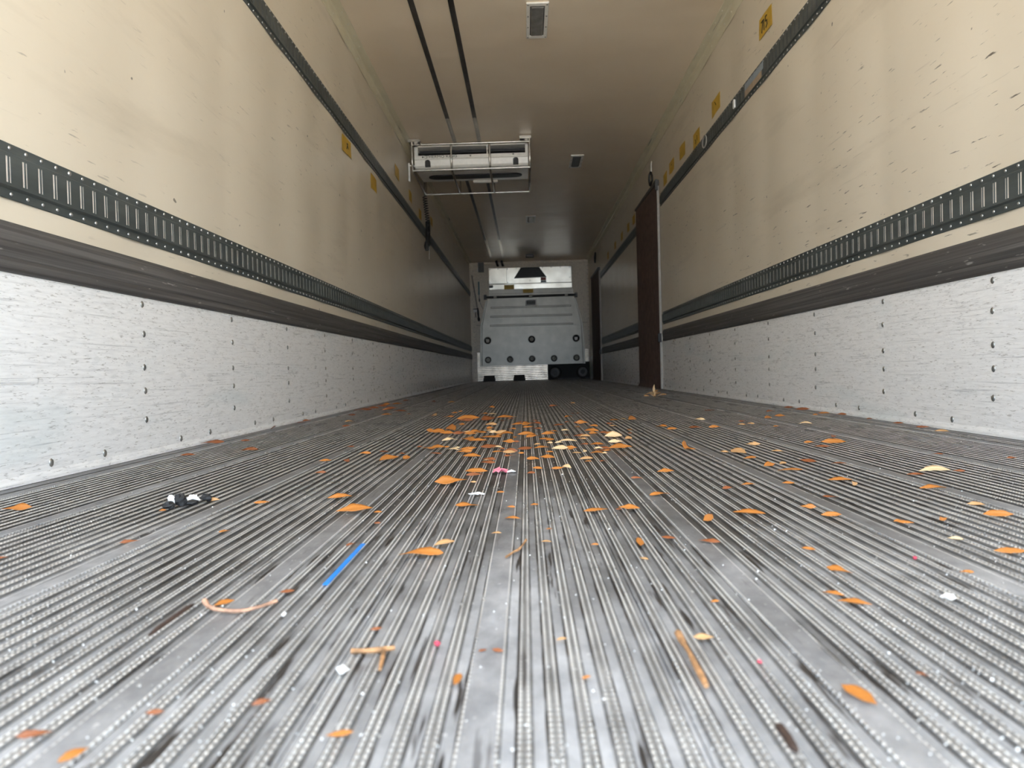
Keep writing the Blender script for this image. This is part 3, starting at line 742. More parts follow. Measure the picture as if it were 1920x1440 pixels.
m = MB(); m.box(.242, .352, YB-.0565, YB-.055, 2.055, 2.114, 0); m.box(.242, .352, YB-.0565, YB-.055, 2.012, 2.052, 1); part(m, 'warning_sticker', ['label_red', 'hub_grey'], u)
m = MB(); m.box(-.822, -.745, YB-.0515, YB-.05, 1.93, 1.985); part(m, 'small_label', 'hub_grey', u)
def tape(name, x0, x1, z0, z1, y, label):
    m = MB(); m.box(x0, x1, y-.001, y, z0, z1)
    o = tag(m.build(name, 'yellow_tape'), label, 'sticker', 'yellow stickers'); return o
tape('yellow_sticker', -.514, -.31, 1.893, 1.982, YB-.0505, 'yellow sticker on lower edge of the stainless cover')
# grey air bulkhead
u = thing('air_bulkhead', (.03, YB-.05, .32), 'large grey moulded air bulkhead panel with ribs and round bumpers', 'bulkhead panel')
m = MB(); m.prism([(-.83, 1.676), (.895, 1.676), (.905, 1.886), (-.832, 1.888)], YB-.048, YB-.02); part(m, 'top_flap', 'bulkhead_grey', u)
m = MB(); m.box(-.83, .90, YB-.052, YB-.048, 1.80, 1.806); part(m, 'flap_crease', 'bulkhead_groove', u)
m = MB(); m.prism([(-.867, 1.672), (-.985, 1.139), (-1.003, .325), (1.069, .329), (1.042, 1.183), (.923, 1.676)], YB-.085, YB-.03); part(m, 'panel', 'bulkhead_grey', u)
for pts in ([(-.905, 1.672), (-1.022, 1.155), (-1.052, .318), (-1.015, .318), (-.997, 1.14), (-.878, 1.672)], [(.933, 1.672), (1.053, 1.183), (1.081, .33), (1.118, .334), (1.083, 1.183), (.955, 1.672)]):
    m = MB(); m.prism(pts, YB-.065, YB-.025); part(m, 'side_flange', 'bulkhead_grey', u)
for pts in ([(-.90, 1.67), (-1.02, 1.15), (-1.04, .33), (-.99, .33), (-.97, 1.14), (-.86, 1.67)], [(.92, 1.67), (1.035, 1.183), (1.06, .335), (1.10, .335), (1.07, 1.183), (.945, 1.67)]):
    m = MB(); m.prism(pts, YB-.0249, YB-.0226); part(m, 'flange_gap', 'black_rubber', u)
for x0, x1, z in ((-.802, .849, 1.516), (-.816, .865, 1.333), (-.825, .884, 1.148)):
    m = MB(); m.box(x0, x1, YB-.090, YB-.0851, z-.018, z+.018, 0); r = part(m, 'rib', 'bulkhead_groove', u)
    m = MB(); m.box(x0+.01, x1-.01, YB-.094, YB-.090, z-.008, z+.008); m.build('rib_face', 'bulkhead_grey', r)
for x in (-.883, .024, .936):
    m = MB(); m.lathe((x, YB-.085, .848), (0, -1, 0), [(.074, 0), (.074, .010), (.066, .016), (.050, .016), (.046, .002), (0, .002)], 20)
    c = part(m, 'lashing_cup', 'black_rubber', u)
    m = MB()
    if x == .024: m.lathe((x, YB-.087, .850), (0, -1, 0), [(.045, 0), (.043, .004), (0, .005)], 16); m.build('cup_plate', 'bulkhead_grey', c)
    else:
        m.prism([(x-.034, .872), (x-.030, .822), (x-.018, .806), (x+.018, .806), (x+.030, .822), (x+.034, .872)], YB-.100, YB-.086); m.build('white_tongue', 'white_plastic', c)
for x in (-.884, -.431, .023, .475, .936):
    m = MB(); m.lathe((x, YB-.085, .447), (0, -1, 0), [(.068, 0), (.066, .012), (.046, .016), (.040, .008)], 20); bmp = part(m, 'bumper_ring', 'bulkhead_groove', u)
    m = MB(); m.lathe((x, YB-.085, .447), (0, -1, 0), [(.041, .004), (.040, .012), (.012, .014), (.010, .006), (0, .006)], 16); m.build('bumper_face', 'hub_grey' if 0 else 'bulkhead_grey', bmp)
    m = MB(); m.lathe((x, YB-.098, .447), (0, -1, 0), [(.011, 0), (.009, .004), (0, .005)], 8); m.build('bolt', 'rivet_dark', bmp)
m = MB(); m.box(-.085, .141, YB-.092, YB-.0851, 1.535, 1.667, 0, .003); t = part(m, 'name_plate', 'white_plastic', u)
m = MB(); m.box(-.066, .122, YB-.0945, YB-.0921, 1.553, 1.649); m.build('plate_field', 'hub_grey', t)
text_part('lettering', 'PrimAir', .062, 'ink', t, Vector((.028, YB-.0952, 1.598)), (math.pi/2, 0, 0))
tape('yellow_sticker', -.129, .082, 1.808, 1.882, YB-.0535, 'yellow sticker hanging below the stainless cover')
# roller with collars
u = thing('curtain_roller', (.03, YB-.09, 1.735), 'black roller bar with grey collars across the front bulkhead', 'roller bar')
m = MB(); m.tube([(-.90, YB-.09, 1.732), (.955, YB-.09, 1.738)], .024, 10); part(m, 'roller', 'black_plastic', u)
for x0, x1 in ((-.736, -.676), (-.009, .055), (.726, .785)):
    m = MB(); m.tube([(x0, YB-.09, 1.735), (x1, YB-.09, 1.735)], .031, 12); part(m, 'collar', 'bulkhead_grey', u)
for x in (-.91, .955):
    m = MB(); m.box(x-.028, x+.028, YB-.11, YB, 1.69, 1.785, 0, .004); part(m, 'end_bracket', 'dark_grey_metal', u)
# corrugated lower panel
u = thing('corrugated_panel', (-.4, YB-.02, .0), 'shiny corrugated aluminium kick panel at bottom left of the front bulkhead', 'kick panel')
def corr(x0, x1, z0, z1, nm):
    pr = []; n = int((z1-z0)/.033)
    for i in range(n):
        z = z0+(z1-z0)*i/n; h = (z1-z0)/n
        pr += [(YB-.014, z), (YB-.0205, z+h*.10), (YB-.0215, z+h*.5), (YB-.0205, z+h*.90)]
    pr.append((YB-.014, z1)); m = MB(); k = len(pr)
    v = [(x0, y, z) for y, z in pr]+[(x1, y, z) for y, z in pr]
    m.add(v, [(i, i+1, k+i+1, k+i) for i in range(k-1)]); return part(m, nm, 'corrugated_aluminium', u)
corr(-1.112, -1.055, .335, .607, 'side_strip'); corr(-1.112, .338, .006, .333, 'lower_sheet'); corr(1.119, 1.188, .366, .625, 'side_strip')
for x, z in ((-.98, .18), (-.98, .13), (-.5, .29), (-.3, .16), (.10, .06), (.20, .30), (.24, .17), (.24, .12), (-.6, .30)):
    ob('screw', sc, u, Vector((x, YB-.0225, z))-u.location)
for x in (-.866, -.249):
    m = MB(); v = []
    for z, w, d in ((.0035, .127, .17), (.10, .112, .14), (.125, .100, .125)):
        v += [(x-w, YB-.024-d, z), (x+w, YB-.024-d, z), (x+w, YB-.024, z), (x-w, YB-.024, z)]
    m.add(v, [(3, 2, 1, 0), (8, 9, 10, 11)]+[(a+i, a+(i+1) % 4, a+4+(i+1) % 4, a+4+i) for a in (0, 4) for i in range(4)])
    part(m, 'rubber_foot', 'black_rubber', u)
u = thing('roller_panel', (.8, YB-.02, .004), 'flat black panel with two rubber wheels at bottom right of the front bulkhead', 'panel')
m = MB(); m.box(.343, 1.212, YB-.02, YB, .004, .326); m.box(1.12, 1.212, YB-.02, YB, .3265, .36); part(m, 'panel_sheet', 'recess_black', u)
m = MB(); m.box(.55, 1.212, YB-.03, YB-.02, .02, .03); part(m, 'bottom_lip', 'hub_grey', u)
for x in (.488, 1.055):
    m = MB(); m.lathe((x, YB-.031, .155), (0, -1, 0), [(.125, 0), (.138, .02), (.138, .05), (.125, .07), (.100, .073), (.092, .05)], 24); w = part(m, 'wheel', 'black_rubber', u)
    m = MB(); m.lathe((x, YB-.031, .155), (0, -1, 0), [(.098, .045), (.094, .06), (.050, .066), (.046, .04)], 24); m.build('hub', 'hub_grey', w)
    m = MB(); m.lathe((x, YB-.031, .155), (0, -1, 0), [(.046, .045), (.0, .045)], 16); m.build('hub_centre', 'grille_dark', w)
# small fittings on the bulkhead
m = MB(); m.box(-1.04, -.921, YB-.07, YB, 2.26, 2.46, 0, .006); bx = tag(m.build('control_box', 'dark_grey_metal'), 'grey junction box in top left corner of the front bulkhead', 'box')
m = MB(); m.box(-1.058, -1.0405, YB-.05, YB-.02, 2.275, 2.345); m.build('white_clip', 'white_plastic', bx)
for x, lab in ((-.64, 'left black hose dropping behind the stainless cover'), (-.535, 'right black hose dropping behind the stainless cover')):
    m = MB(); m.tube([(x-.012, YB-.30, H-.035), (x-.010, YB-.12, H-.04), (x, YB-.045, H-.07), (x+.012, YB-.035, 2.365)], .026, 10)
    tag(m.build('coolant_hose', 'black_rubber'), lab, 'hose', 'hoses above the stainless cover')
m = MB(); m.box(-1.056, -1.026, YB-.012, YB, 1.80, 2.07, 0, .003); th = tag(m.build('wall_thermometer', 'teal_plastic'), 'narrow teal strip mounted on the bulkhead left of the cover', 'gauge')
m = MB(); m.tube([(-1.04, YB-.008, 1.80), (-1.036, YB-.008, 1.70)], .007, 6); m.tube([(-1.036, YB-.012, 1.72), (-1.034, YB-.012, 1.66)], .013, 8); m.tube([(-1.034, YB-.008, 1.66), (-.965, YB-.008, 1.50)], .004, 5); m.build('lead', 'black_plastic', th)
u = thing('wall_socket', (-1.12, YB-.02, 1.44), 'small white socket box at left edge of the bulkhead', 'socket')
m = MB(); m.box(-1.158, -1.085, YB-.05, YB-.0185, 1.44, 1.495, 0, .005); part(m, 'body', 'white_plastic', u)
m = MB(); m.box(-1.166, -1.08, YB-.055, YB-.0185, 1.4955, 1.513, 0, .003); part(m, 'lid', 'black_plastic', u)
m = MB(); m.tube([(-1.12, YB-.035, 1.439), (-1.12, YB-.035, 1.37), (-1.113, YB-.035, 1.33)], .010, 6); part(m, 'cable_stub', 'rub_rail_black', u)
def coil_pts(p0, p1, r, turns, n=10):
    p0, p1 = Vector(p0), Vector(p1); ax = (p1-p0).normalized(); e1 = ax.cross(Vector((0, 1, 0))).normalized(); e2 = ax.cross(e1)
    return [p0+(p1-p0)*(i/(turns*n))+(e1*math.cos(i*2*math.pi/n)+e2*math.sin(i*2*math.pi/n))*r for i in range(turns*n+1)]
u = thing('coiled_cable', (-1.06, YB-.05, 1.25), 'black coiled cable slanting down left side of the front bulkhead', 'cable')
m = MB(); m.tube(coil_pts((-1.176, YB-.05, 2.20), (-1.075, YB-.05, 1.50), .013, 22, 6), .005, 5); part(m, 'coil', 'black_plastic', u)
m = MB(); m.tube([(-1.072, YB-.05, 1.52), (-1.066, YB-.05, 1.42), (-1.062, YB-.05, 1.34), (-1.056, YB-.05, 1.30), (-1.054, YB-.05, 1.25)], [.016, .02, .018, .030, .020], 10); part(m, 'plug', 'black_plastic', u)

# ================================================================== ceiling evaporator with its guard
u = thing('evaporator_unit', (-.59, 7.0, 2.21), 'white ceiling evaporator unit inside a tubular guard frame', 'cooling unit')
xa, xb = -1.150, -.036
def yz(prof, x0, x1, m, mi=0):
    k = len(prof); v = [(x0, y, z) for y, z in prof]+[(x1, y, z) for y, z in prof]
    m.add(v, [tuple(range(k)), tuple(range(2*k-1, k-1, -1))]+[(i, (i+1) % k, k+(i+1) % k, k+i) for i in range(k)], mi); return m
m = MB()
yz([(6.985, 2.350), (6.985, 2.318), (6.992, 2.308), (7.003, 2.255), (7.016, 2.238), (7.040, 2.228), (7.18, 2.228), (7.62, 2.262), (7.72, 2.36), (7.72, 2.445), (7.22, 2.445), (7.22, 2.350)], xa, xb, m)
m.box(xa, -1.116, 6.985, 7.22, 2.350, 2.445); m.box(-.062, xb, 6.985, 7.22, 2.350, 2.445); m.box(xa, xb, 6.985, 7.22, 2.432, 2.445)
part(m, 'housing', 'white_enamel', u)
m = MB(); m.box(-1.116, -.062, 7.10, 7.215, 2.352, 2.431); part(m, 'outlet_recess', 'grille_dark', u)
m = MB(); m.box(-1.114, -.064, 6.990, 7.09, 2.372, 2.375); part(m, 'louvre_blade', 'dark_grey_metal', u)
m = MB(); m.box(-.44, -.432, 6.99, 7.09, 2.352, 2.431); part(m, 'louvre_divider', 'steel_tube', u)
m = MB(); m.box(xa+.004, xb-.004, 6.979, 6.986, 2.313, 2.319); part(m, 'front_crease', 'white_enamel', u)
for x in (-1.021, -.158):
    m = MB(); m.prism([(x-.026, 2.243), (x+.026, 2.243), (x+.026, 2.285)]+[(x+.026*math.cos(a*math.pi/6), 2.285+.022*math.sin(a*math.pi/6)) for a in range(1, 6)]+[(x-.026, 2.285)], 6.978, 7.03); part(m, 'latch_recess', 'black_plastic', u)
for x, z in ((-.60, 2.337), (-.18, 2.34)):
    m = MB(); m.lathe((x, 6.985, z), (0, -1, 0), [(.009, 0), (.007, .004), (0, .005)], 8); part(m, 'screw', 'rivet_dark', u)
oval = [(-1.0+.0, 0)]
def stadium(x0, x1, yc, r, n=8):
    return [(x1-r+r*math.cos(-math.pi/2+math.pi*i/n), yc+r*math.sin(-math.pi/2+math.pi*i/n)) for i in range(n+1)]+[(x0+r+r*math.cos(math.pi/2+math.pi*i/n), yc+r*math.sin(math.pi/2+math.pi*i/n)) for i in range(n+1)]
def bottom_z(y): return 2.228+(y-7.18)*(.034/.44)
m = MB(); st = stadium(-1.06, -.10, 7.36, .095); k = len(st)
v = [(x, y, bottom_z(y)-.012) for x, y in st]+[(x, y, bottom_z(y)+.004) for x, y in st]
m.add(v, [tuple(range(k))]+[(i, (i+1) % k, k+(i+1) % k, k+i) for i in range(k)]); part(m, 'fan_opening', 'grille_dark', u)
m = MB(); m.box(-.62, -.36, 7.60, 7.64, 2.235, 2.262, 0, .004); part(m, 'bottom_tab', 'white_enamel', u)
text_part('lettering', 'THERMO KING', .034, 'ink', u, Vector((-.885, 6.9835, 2.335))-u.location, (math.pi/2, 0, 0), sx=1.35)
m = MB()
for a, c in (((-1.048, 2.345), (-1.028, 2.347)), ((-1.048, 2.323), (-1.028, 2.325)), ((-1.049, 2.323), (-1.047, 2.347)), ((-1.029, 2.323), (-1.027, 2.347))): m.box(a[0], c[0], 6.982, 6.985, a[1], c[1])
m.lathe((-1.068, 6.985, 2.335), (0, -1, 0), [(.008, 0), (.007, .003), (0, .003)], 8); part(m, 'logo_mark', 'ink', u)
HZ = 2.196
for x in (-1.168, -.785, -.410, -.020):
    m = MB(); m.tube([(x, 6.955, 2.450), (x, 6.950, 2.31), (x, 6.952, 2.285), (x, 6.962, 2.255), (x, 6.985, 2.212), (x, 7.02, HZ), (x, 7.84, HZ-.008), (x, 7.885, HZ+.004), (x, 7.905, HZ+.04), (x, 7.91, 2.455)], .0105, 10); part(m, 'guard_hoop', 'steel_tube', u)
for y, z in ((6.945, 2.445), (6.978, 2.204), (7.87, HZ-.006)):
    m = MB(); m.tube([(-1.168, y, z), (-.020, y, z)], .009, 10); part(m, 'guard_rail', 'steel_tube', u)
for x0, x1 in ((-1.185, -1.07), (-.115, -.005)):
    m = MB(); m.box(x0, x1, 6.80, 6.97, H-.020, H-.004, 0, .004); m.box(x0, x1, 6.80, 6.815, H-.034, H-.020); part(m, 'mounting_bracket', 'steel_tube', u)
m = MB(); m.tube([(-1.150, 7.06, 2.27), (-1.19, 7.05, 2.272), (-1.205, 7.05, 2.272)], .010, 8); m.box(-1.222, -1.205, 7.035, 7.065, 2.12, 2.30, 0, .003); part(m, 'drain_pipe', 'white_plastic', u)
u = thing('coiled_cable', (-1.19, 8.02, 1.62), 'long black coiled cable hanging beside the evaporator unit on the left', 'cable')
m = MB(); m.tube(coil_pts((-1.196, 7.98, 2.20), (-1.172, 8.02, 1.91), .023, 11, 8), .0052, 5); m.tube([(-1.19, 7.95, 2.44), (-1.195, 7.96, 2.30), (-1.196, 7.98, 2.20)], .0042, 5); part(m, 'stretched_coil', 'black_plastic', u)
m = MB(); m.tube(coil_pts((-1.174, 8.02, 1.92), (-1.180, 8.02, 1.66), .020, 15, 8), .0095, 6); part(m, 'tight_coil', 'black_plastic', u)
m = MB(); m.tube([(-1.19, 8.02, 1.70), (-1.192, 8.02, 1.65), (-1.19, 8.02, 1.60)], [.022, .032, .02], 10); part(m, 'plug', 'black_rubber', u)
m = MB(); m.tube([(-1.166, 8.01, 1.65), (-1.162, 8.01, 1.58), (-1.168, 8.01, 1.50)], .004, 5); part(m, 'loose_end', 'pale_plastic', u)

# ceiling rails and lamps
for x, lab in ((-.747, 'left dark rail running along the ceiling through the evaporator'), (-.507, 'right dark rail running along the ceiling through the evaporator')):
    u = thing('ceiling_rail', (x, Y0, H), lab, 'ceiling rail', 'ceiling rails')
    for a, c, mt in ((Y0, 6.30, 'rail_dark'), (6.30, 6.93, 'rail_bare'), (6.95, 12.2, 'rail_dark'), (12.2, 14.15, 'rail_bare')):
        m = MB(); w = .0175
        m.extr([(x-w, H-.0005), (x-w, H-.0050), (x-w+.006, H-.0060), (x-w+.008, H-.0025), (x+w-.008, H-.0025), (x+w-.006, H-.0060), (x+w, H-.0050), (x+w, H-.0005)], a, c); part(m, 'rail_section', mt, u)
def lamp(x, y, w, l, label, lens, frame='white_enamel'):
    u = thing('ceiling_lamp', (x, y, H), label, 'lamp', 'recessed ceiling lamps')
    m = MB(); fr = .024; z0, z1 = H-.012, H-.0005
    m.box(x-w/2, x+w/2, y-l/2, y-l/2+fr*1.5, z0, z1, 0, .003); m.box(x-w/2, x+w/2, y+l/2-fr*1.5, y+l/2, z0, z1, 0, .003)
    m.box(x-w/2, x-w/2+fr, y-l/2+fr*1.4, y+l/2-fr*1.4, z0, z1, 0, .003); m.box(x+w/2-fr, x+w/2, y-l/2+fr*1.4, y+l/2-fr*1.4, z0, z1, 0, .003); part(m, 'frame', frame, u)
    m = MB(); m.box(x-w/2+fr*.7, x+w/2-fr*.7, y-l/2+fr, y+l/2-fr, H-.004, H-.0005); part(m, 'gasket', 'black_rubber', u)
    m = MB(); m.box(x-w/2+fr+.005, x+w/2-fr-.005, y-l/2+fr*1.5+.008, y+l/2-fr*1.5-.008, H-.016, H-.003, 0, .008); part(m, 'lens', lens, u)
    for i in range(4):
        for sx in (-1, 1):
            m = MB(); m.lathe((x+sx*(w/2-fr*.45), y-l/2+fr*.8+i*(l-fr*1.6)/3, z0), (0, 0, -1), [(.0058, 0), (.005, .002), (0, .003)], 7); part(m, 'screw', 'rivet_dark', u)
lamp(.018, 4.595, .138, .46, 'white framed ceiling lamp with grey lens nearest the viewer', 'lens_grey')
lamp(.488, 7.715, .135, .45, 'ceiling lamp with blue grey lens right of the evaporator unit', 'lens_blue_grey')
lamp(.018, 10.60, .140, .46, 'white framed ceiling lamp in middle of the far ceiling', 'lens_grey')
u = thing('ceiling_sensor', (.02, 13.87, H), 'small dark box on the ceiling close to the front bulkhead', 'sensor box')
m = MB(); m.box(-.06, .10, 13.78, 13.96, H-.05, H-.0005, 0, .006); part(m, 'body', 'dark_grey_metal', u)
m = MB(); m.box(-.04, .08, 13.765, 13.779, H-.05, H-.034); part(m, 'front_lip', 'pale_plastic', u)

# ================================================================== brown ribbed curtains at the right wall
def curtain(y0, y1, x0, x1, h, label, detail):
    u = thing('ribbed_curtain', (x0, y0, .004), label, 'curtain', 'brown curtains on the right wall')
    m = MB(); n = 130; v = []
    for i in range(n+1):
        t = i/n; y = y0+(y1-y0)*t; x = x0+(x1-x0)*t-.006*abs(math.sin(t*n/5*math.pi/2))
        for k, z in enumerate((.006, .05, .30, 1.0, h-.06, h)):
            kick = (-.02*t if k == 0 else 0)
            v.append((x+kick, y, z))
    m.add(v, [(6*i+k, 6*i+k+1, 6*i+k+7, 6*i+k+6) for i in range(n) for k in range(5)], 0, False)
    part(m, 'ribbed_sheet', 'curtain_brown', u)
    m = MB(); m.add([(x0-.012, y0-.02, h), (x0-.012, y0-.02, h+.045), (1.222, y0-.02, h+.045), (1.222, y0-.02, h), (x1-.012, y1, h), (x1-.012, y1, h+.02), (1.222, y1, h+.02), (1.222, y1, h)],
                    [(0, 1, 2, 3), (4, 7, 6, 5), (0, 4, 5, 1), (1, 5, 6, 2), (0, 3, 7, 4)]); part(m, 'head_rail', 'dark_grey_metal', u)
    m = MB(); m.box(x0+.002, 1.222, y0-.016, y0-.002, .006, h-.01, 0, .002); part(m, 'edge_post', 'pale_plastic', u)
    m = MB(); m.box(x0-.02, x0+.012, y0-.045, y0-.017, .46, .545, 0, .004); l = part(m, 'latch', 'black_plastic', u)
    m = MB(); m.box(x0+.0125, x0+.024, y0-.045, y0-.017, .475, .535, 0, .002); m.build('latch_plate', 'white_plastic', l)
    if detail:
        m = MB(); m.box(x0-.016, x0+.01, y0-.036, y0-.0205, h-.06, h+.05, 0, .006); part(m, 'end_cap', 'dark_grey_metal', u)
    return u
curtain(6.95, 8.10, 1.198, 1.178, 1.985, 'brown ribbed curtain standing at mid right wall, nearer of the two', True)
curtain(12.40, 13.66, 1.196, 1.180, 1.93, 'brown ribbed curtain beside the front bulkhead, farther of the two', False)
u = thing('hanging_strap', (1.2, 7.25, 2.08), 'black looped strap on a pale rod above the nearer brown curtain', 'strap')
m = MB(); m.tube([(1.207, 7.22, 2.29), (1.203, 7.22, 2.255), (1.205, 7.23, 2.22), (1.208, 7.25, 2.19)], .0055, 6); part(m, 'rod', 'white_plastic', u)
m = MB(); m.tube([(1.208, 7.25, 2.20), (1.192, 7.27, 2.17), (1.19, 7.28, 2.12), (1.196, 7.28, 2.07), (1.20, 7.28, 2.062), (1.21, 7.22, 2.10), (1.208, 7.22, 2.15), (1.205, 7.25, 2.185)], .011, 6); part(m, 'loop', 'black_plastic', u)
m = MB(); m.tube([(1.207, 13.0, 2.33), (1.20, 13.0, 2.24), (1.20, 13.02, 2.14)], [.012, .022, .014], 7); tag(m.build('hanging_strap', 'black_plastic'), 'black strap above the farther brown curtain', 'strap')

# ================================================================== yellow stickers with pen marks, labels on the right track
def wall_sticker(s, y, z, label, marks=None, w=.20, h=.105, skew=0.):
    x = s*(HW-bulge(y)-.0006); t = -s*.0012
    m = MB(); j = lambda: random.uniform(-.006, .006)
    o = [(y-w/2+j(), z-h/2+j()), (y, z-h/2+j()), (y+w/2+j(), z-h/2+j()), (y+w/2+j(), z), (y+w/2+j(), z+h/2+j()), (y+.02, z+h/2+j()), (y-w/2+j(), z+h/2+j()), (y-w/2+j(), z+.01)]
    k = len(o); dx = max(0, .0008+bulge(y)*0)
    xin = s*(HW-.0066); v = [(xin, a, c) for a, c in o]+[(xin+t, a, c) for a, c in o]
    m.add(v, [tuple(range(k)), tuple(range(2*k-1, k-1, -1))]+[(i, (i+1) % k, k+(i+1) % k, k+i) for i in range(k)])
    ro = tag(m.build('yellow_sticker', 'yellow_tape'), label, 'sticker', 'yellow stickers')
    if marks:
        p = MB()
        for pts in marks: p.tube([(xin+t*1.3, y+a, z+c) for a, c in pts], .0032, 5)
        p.build('pen_mark', 'ink', ro)
    return ro
seven = [[(.062, .028), (.035, .030), (.055, -.032)], [(.022, .03), (.02, -.03)], [(-.025, .03), (-.005, .030), (-.002, .006), (-.025, .004), (-.03, -.02), (-.01, -.03)]]
wall_sticker(1, 3.876, 2.056, 'largest yellow sticker with pen numbers high on the right wall', seven)
wall_sticker(1, 4.88, 1.985, 'yellow sticker second from the viewer above the right track', [[(.02, .03), (-.01, .0)]])
wall_sticker(1, 5.43, 1.940, 'yellow sticker third from the viewer above the right track', [[(.03, .0), (.01, -.02), (.03, -.03)], [(-.02, .02), (-.02, -.02)]])
wall_sticker(1, 5.91, 1.996, 'yellow sticker fourth from the viewer above the right track')
wall_sticker(1, 6.34, 1.99, 'yellow sticker fifth from the viewer above the right track', [[(.0, .02), (.0, .01)]])
wall_sticker(1, 6.63, 1.958, 'yellow sticker sixth above the right track, next to the curtain top', w=.16)
for y, n in ((8.55, 'first'), (9.0, 'second'), (9.6, 'third'), (10.3, 'fourth'), (11.2, 'fifth')): wall_sticker(1, y, 1.985, n+' dim yellow sticker on the right wall counting away from the nearer curtain', w=.18)
wall_sticker(-1, 4.564, 1.690, 'larger yellow sticker below the left track with faint marks', [[(.02, .02), (-.01, -.02)], [(.0, .02), (.03, -.01)]], .22)
wall_sticker(-1, 5.37, 1.663, 'yellow sticker below the left track with a torn white spot')
wall_sticker(-1, 6.40, 2.029, 'yellow sticker above the left track just before the evaporator unit', w=.19)
wall_sticker(-1, 7.13, 1.991, 'yellow sticker above the left track below the evaporator unit', w=.17)
wall_sticker(-1, 7.78, 1.950, 'yellow sticker left of the hanging coiled cable', w=.17)
wall_sticker(-1, 8.74, 2.076, 'yellow sticker beyond the hanging coiled cable', w=.17)
XT = HW-.0161
m = MB(); m.box(XT-.0012, XT, 3.90, 4.22, 1.824, 1.862, 0); m.box(XT-.0012, XT, 3.93, 4.22, 1.786, 1.8235, 1); tag(m.build('torn_label', ['label_blue', 'label_tan']), 'torn blue and tan paper label on the upper right track', 'label')
m = MB(); m.box(XT-.008, XT, 4.41, 4.44, 1.80, 1.85, 0, .002); tag(m.build('white_tag', 'white_paper'), 'small white tag stuck in the upper right track', 'tag')
m = MB(); ring = [(XT-.006, 5.14+.055*math.cos(a*math.pi/8), 1.825+.042*math.sin(a*math.pi/8)) for a in range(17)]; m.tube(ring, .005, 6, cap=False)
tag(m.build('lashing_ring', 'pale_plastic'), 'pale oval ring clipped into the upper right track', 'ring')

# ================================================================== litter on the floor
FZ = .0033
def leaf_mesh(kind, var):
    rn = random.Random(kind+str(var)); nx, ny = 10, 4
    wid = rn.uniform(.12, .19) if kind in 'ob' else rn.uniform(.14, .22)
    arch = rn.uniform(-.03, .04); curl = rn.uniform(.05, .45); bend = rn.uniform(-.03, .03); tw = rn.uniform(-.7, .7); pk = rn.uniform(.8, 1.3)
    if kind == 'c': arch += .05
    top = []; rag = [rn.uniform(.82, 1.12) for _ in range(nx+1)]
    for i in range(nx+1):
        t = i/nx; w = wid*(math.sin(math.pi*min(.995, max(.005, t))**pk)**1.05)*rag[i]
        if t > .93: w = min(w, .02)
        if t < .06: w = min(w, .012)
        for j in range(ny+1):
            v = j/ny*2-1; y = v*w+bend*math.sin(math.pi*t); z = arch*math.sin(math.pi*t)+curl*w*v*v+tw*(t-.5)*v*w*2
            top.append(Vector((t-.5, y, z)))
    mz = min(q.z for q in top); th = .012
    top = [q-Vector((0, 0, mz-th)) for q in top]; k = len(top); m = MB(); r = ny+1
    v = top+[q-Vector((0, 0, th)) for q in top]
    f = [(i*r+j, (i+1)*r+j, (i+1)*r+j+1, i*r+j+1) for i in range(nx) for j in range(ny)]
    f += [(k+i*r+j, k+i*r+j+1, k+(i+1)*r+j+1, k+(i+1)*r+j) for i in range(nx) for j in range(ny)]
    for i in range(nx): f += [(i*r, k+i*r, k+(i+1)*r, (i+1)*r), (i*r+ny, (i+1)*r+ny, k+(i+1)*r+ny, k+i*r+ny)]
    m.add(v, f, 0, True); return m.mesh('leaf', 'leaf_'+kind)
LM = {(k, i): leaf_mesh(k, i) for k in 'obtc' for i in range(7)}
LAB = {('o', 0): 'small orange leaf in the dense litter across the middle floor', ('b', 0): 'small brown leaf in the dense litter across the middle floor',
       ('t', 0): 'small tan leaf in the dense litter across the middle floor', ('c', 0): 'small cream leaf in the dense litter across the middle floor',
       ('o', 1): 'stray orange leaf scattered between the dense litter and a side wall', ('b', 1): 'stray brown leaf scattered between the dense litter and a side wall',
       ('t', 1): 'stray tan leaf scattered between the dense litter and a side wall', ('c', 1): 'stray cream leaf scattered between the dense litter and a side wall'}
ORD = 'first second third fourth fifth sixth seventh eighth ninth tenth eleventh twelfth thirteenth fourteenth fifteenth sixteenth seventeenth eighteenth nineteenth twentieth twenty-first twenty-second twenty-third twenty-fourth twenty-fifth'.split()
CN = {'o': 'orange', 'b': 'brown', 't': 'tan', 'c': 'cream'}
def band(y): return 'nearest' if y < 1.95 else 'second nearest' if y < 2.35 else 'middle' if y < 2.75 else 'second farthest' if y < 3.4 else 'farthest'
UL = {}; bins = {}
for i, (x, y, Ln, r, k, lab) in enumerate(LEAVES):
    if lab == 0: bins.setdefault((k, band(y)), []).append(i)
    elif lab == 1: bins.setdefault((k, 'left' if x < 0 else 'right', 'near' if y < 2.6 else 'far'), []).append(i)
for key, ids in bins.items():
    ids.sort(key=lambda i: (LEAVES[i][0]+.11)/LEAVES[i][1])
    if key[1] == 'right': ids.reverse()
    for n, i in enumerate(ids):
        UL[i] = ('%s small %s leaf from the left in the %s band of dense litter' % (ORD[n], CN[key[0]], key[1]) if len(key) == 2 else
                 '%s stray %s leaf counting from the %s wall on the %s floor' % (ORD[n], CN[key[0]], key[1], 'nearer' if key[2] == 'near' else 'farther'))
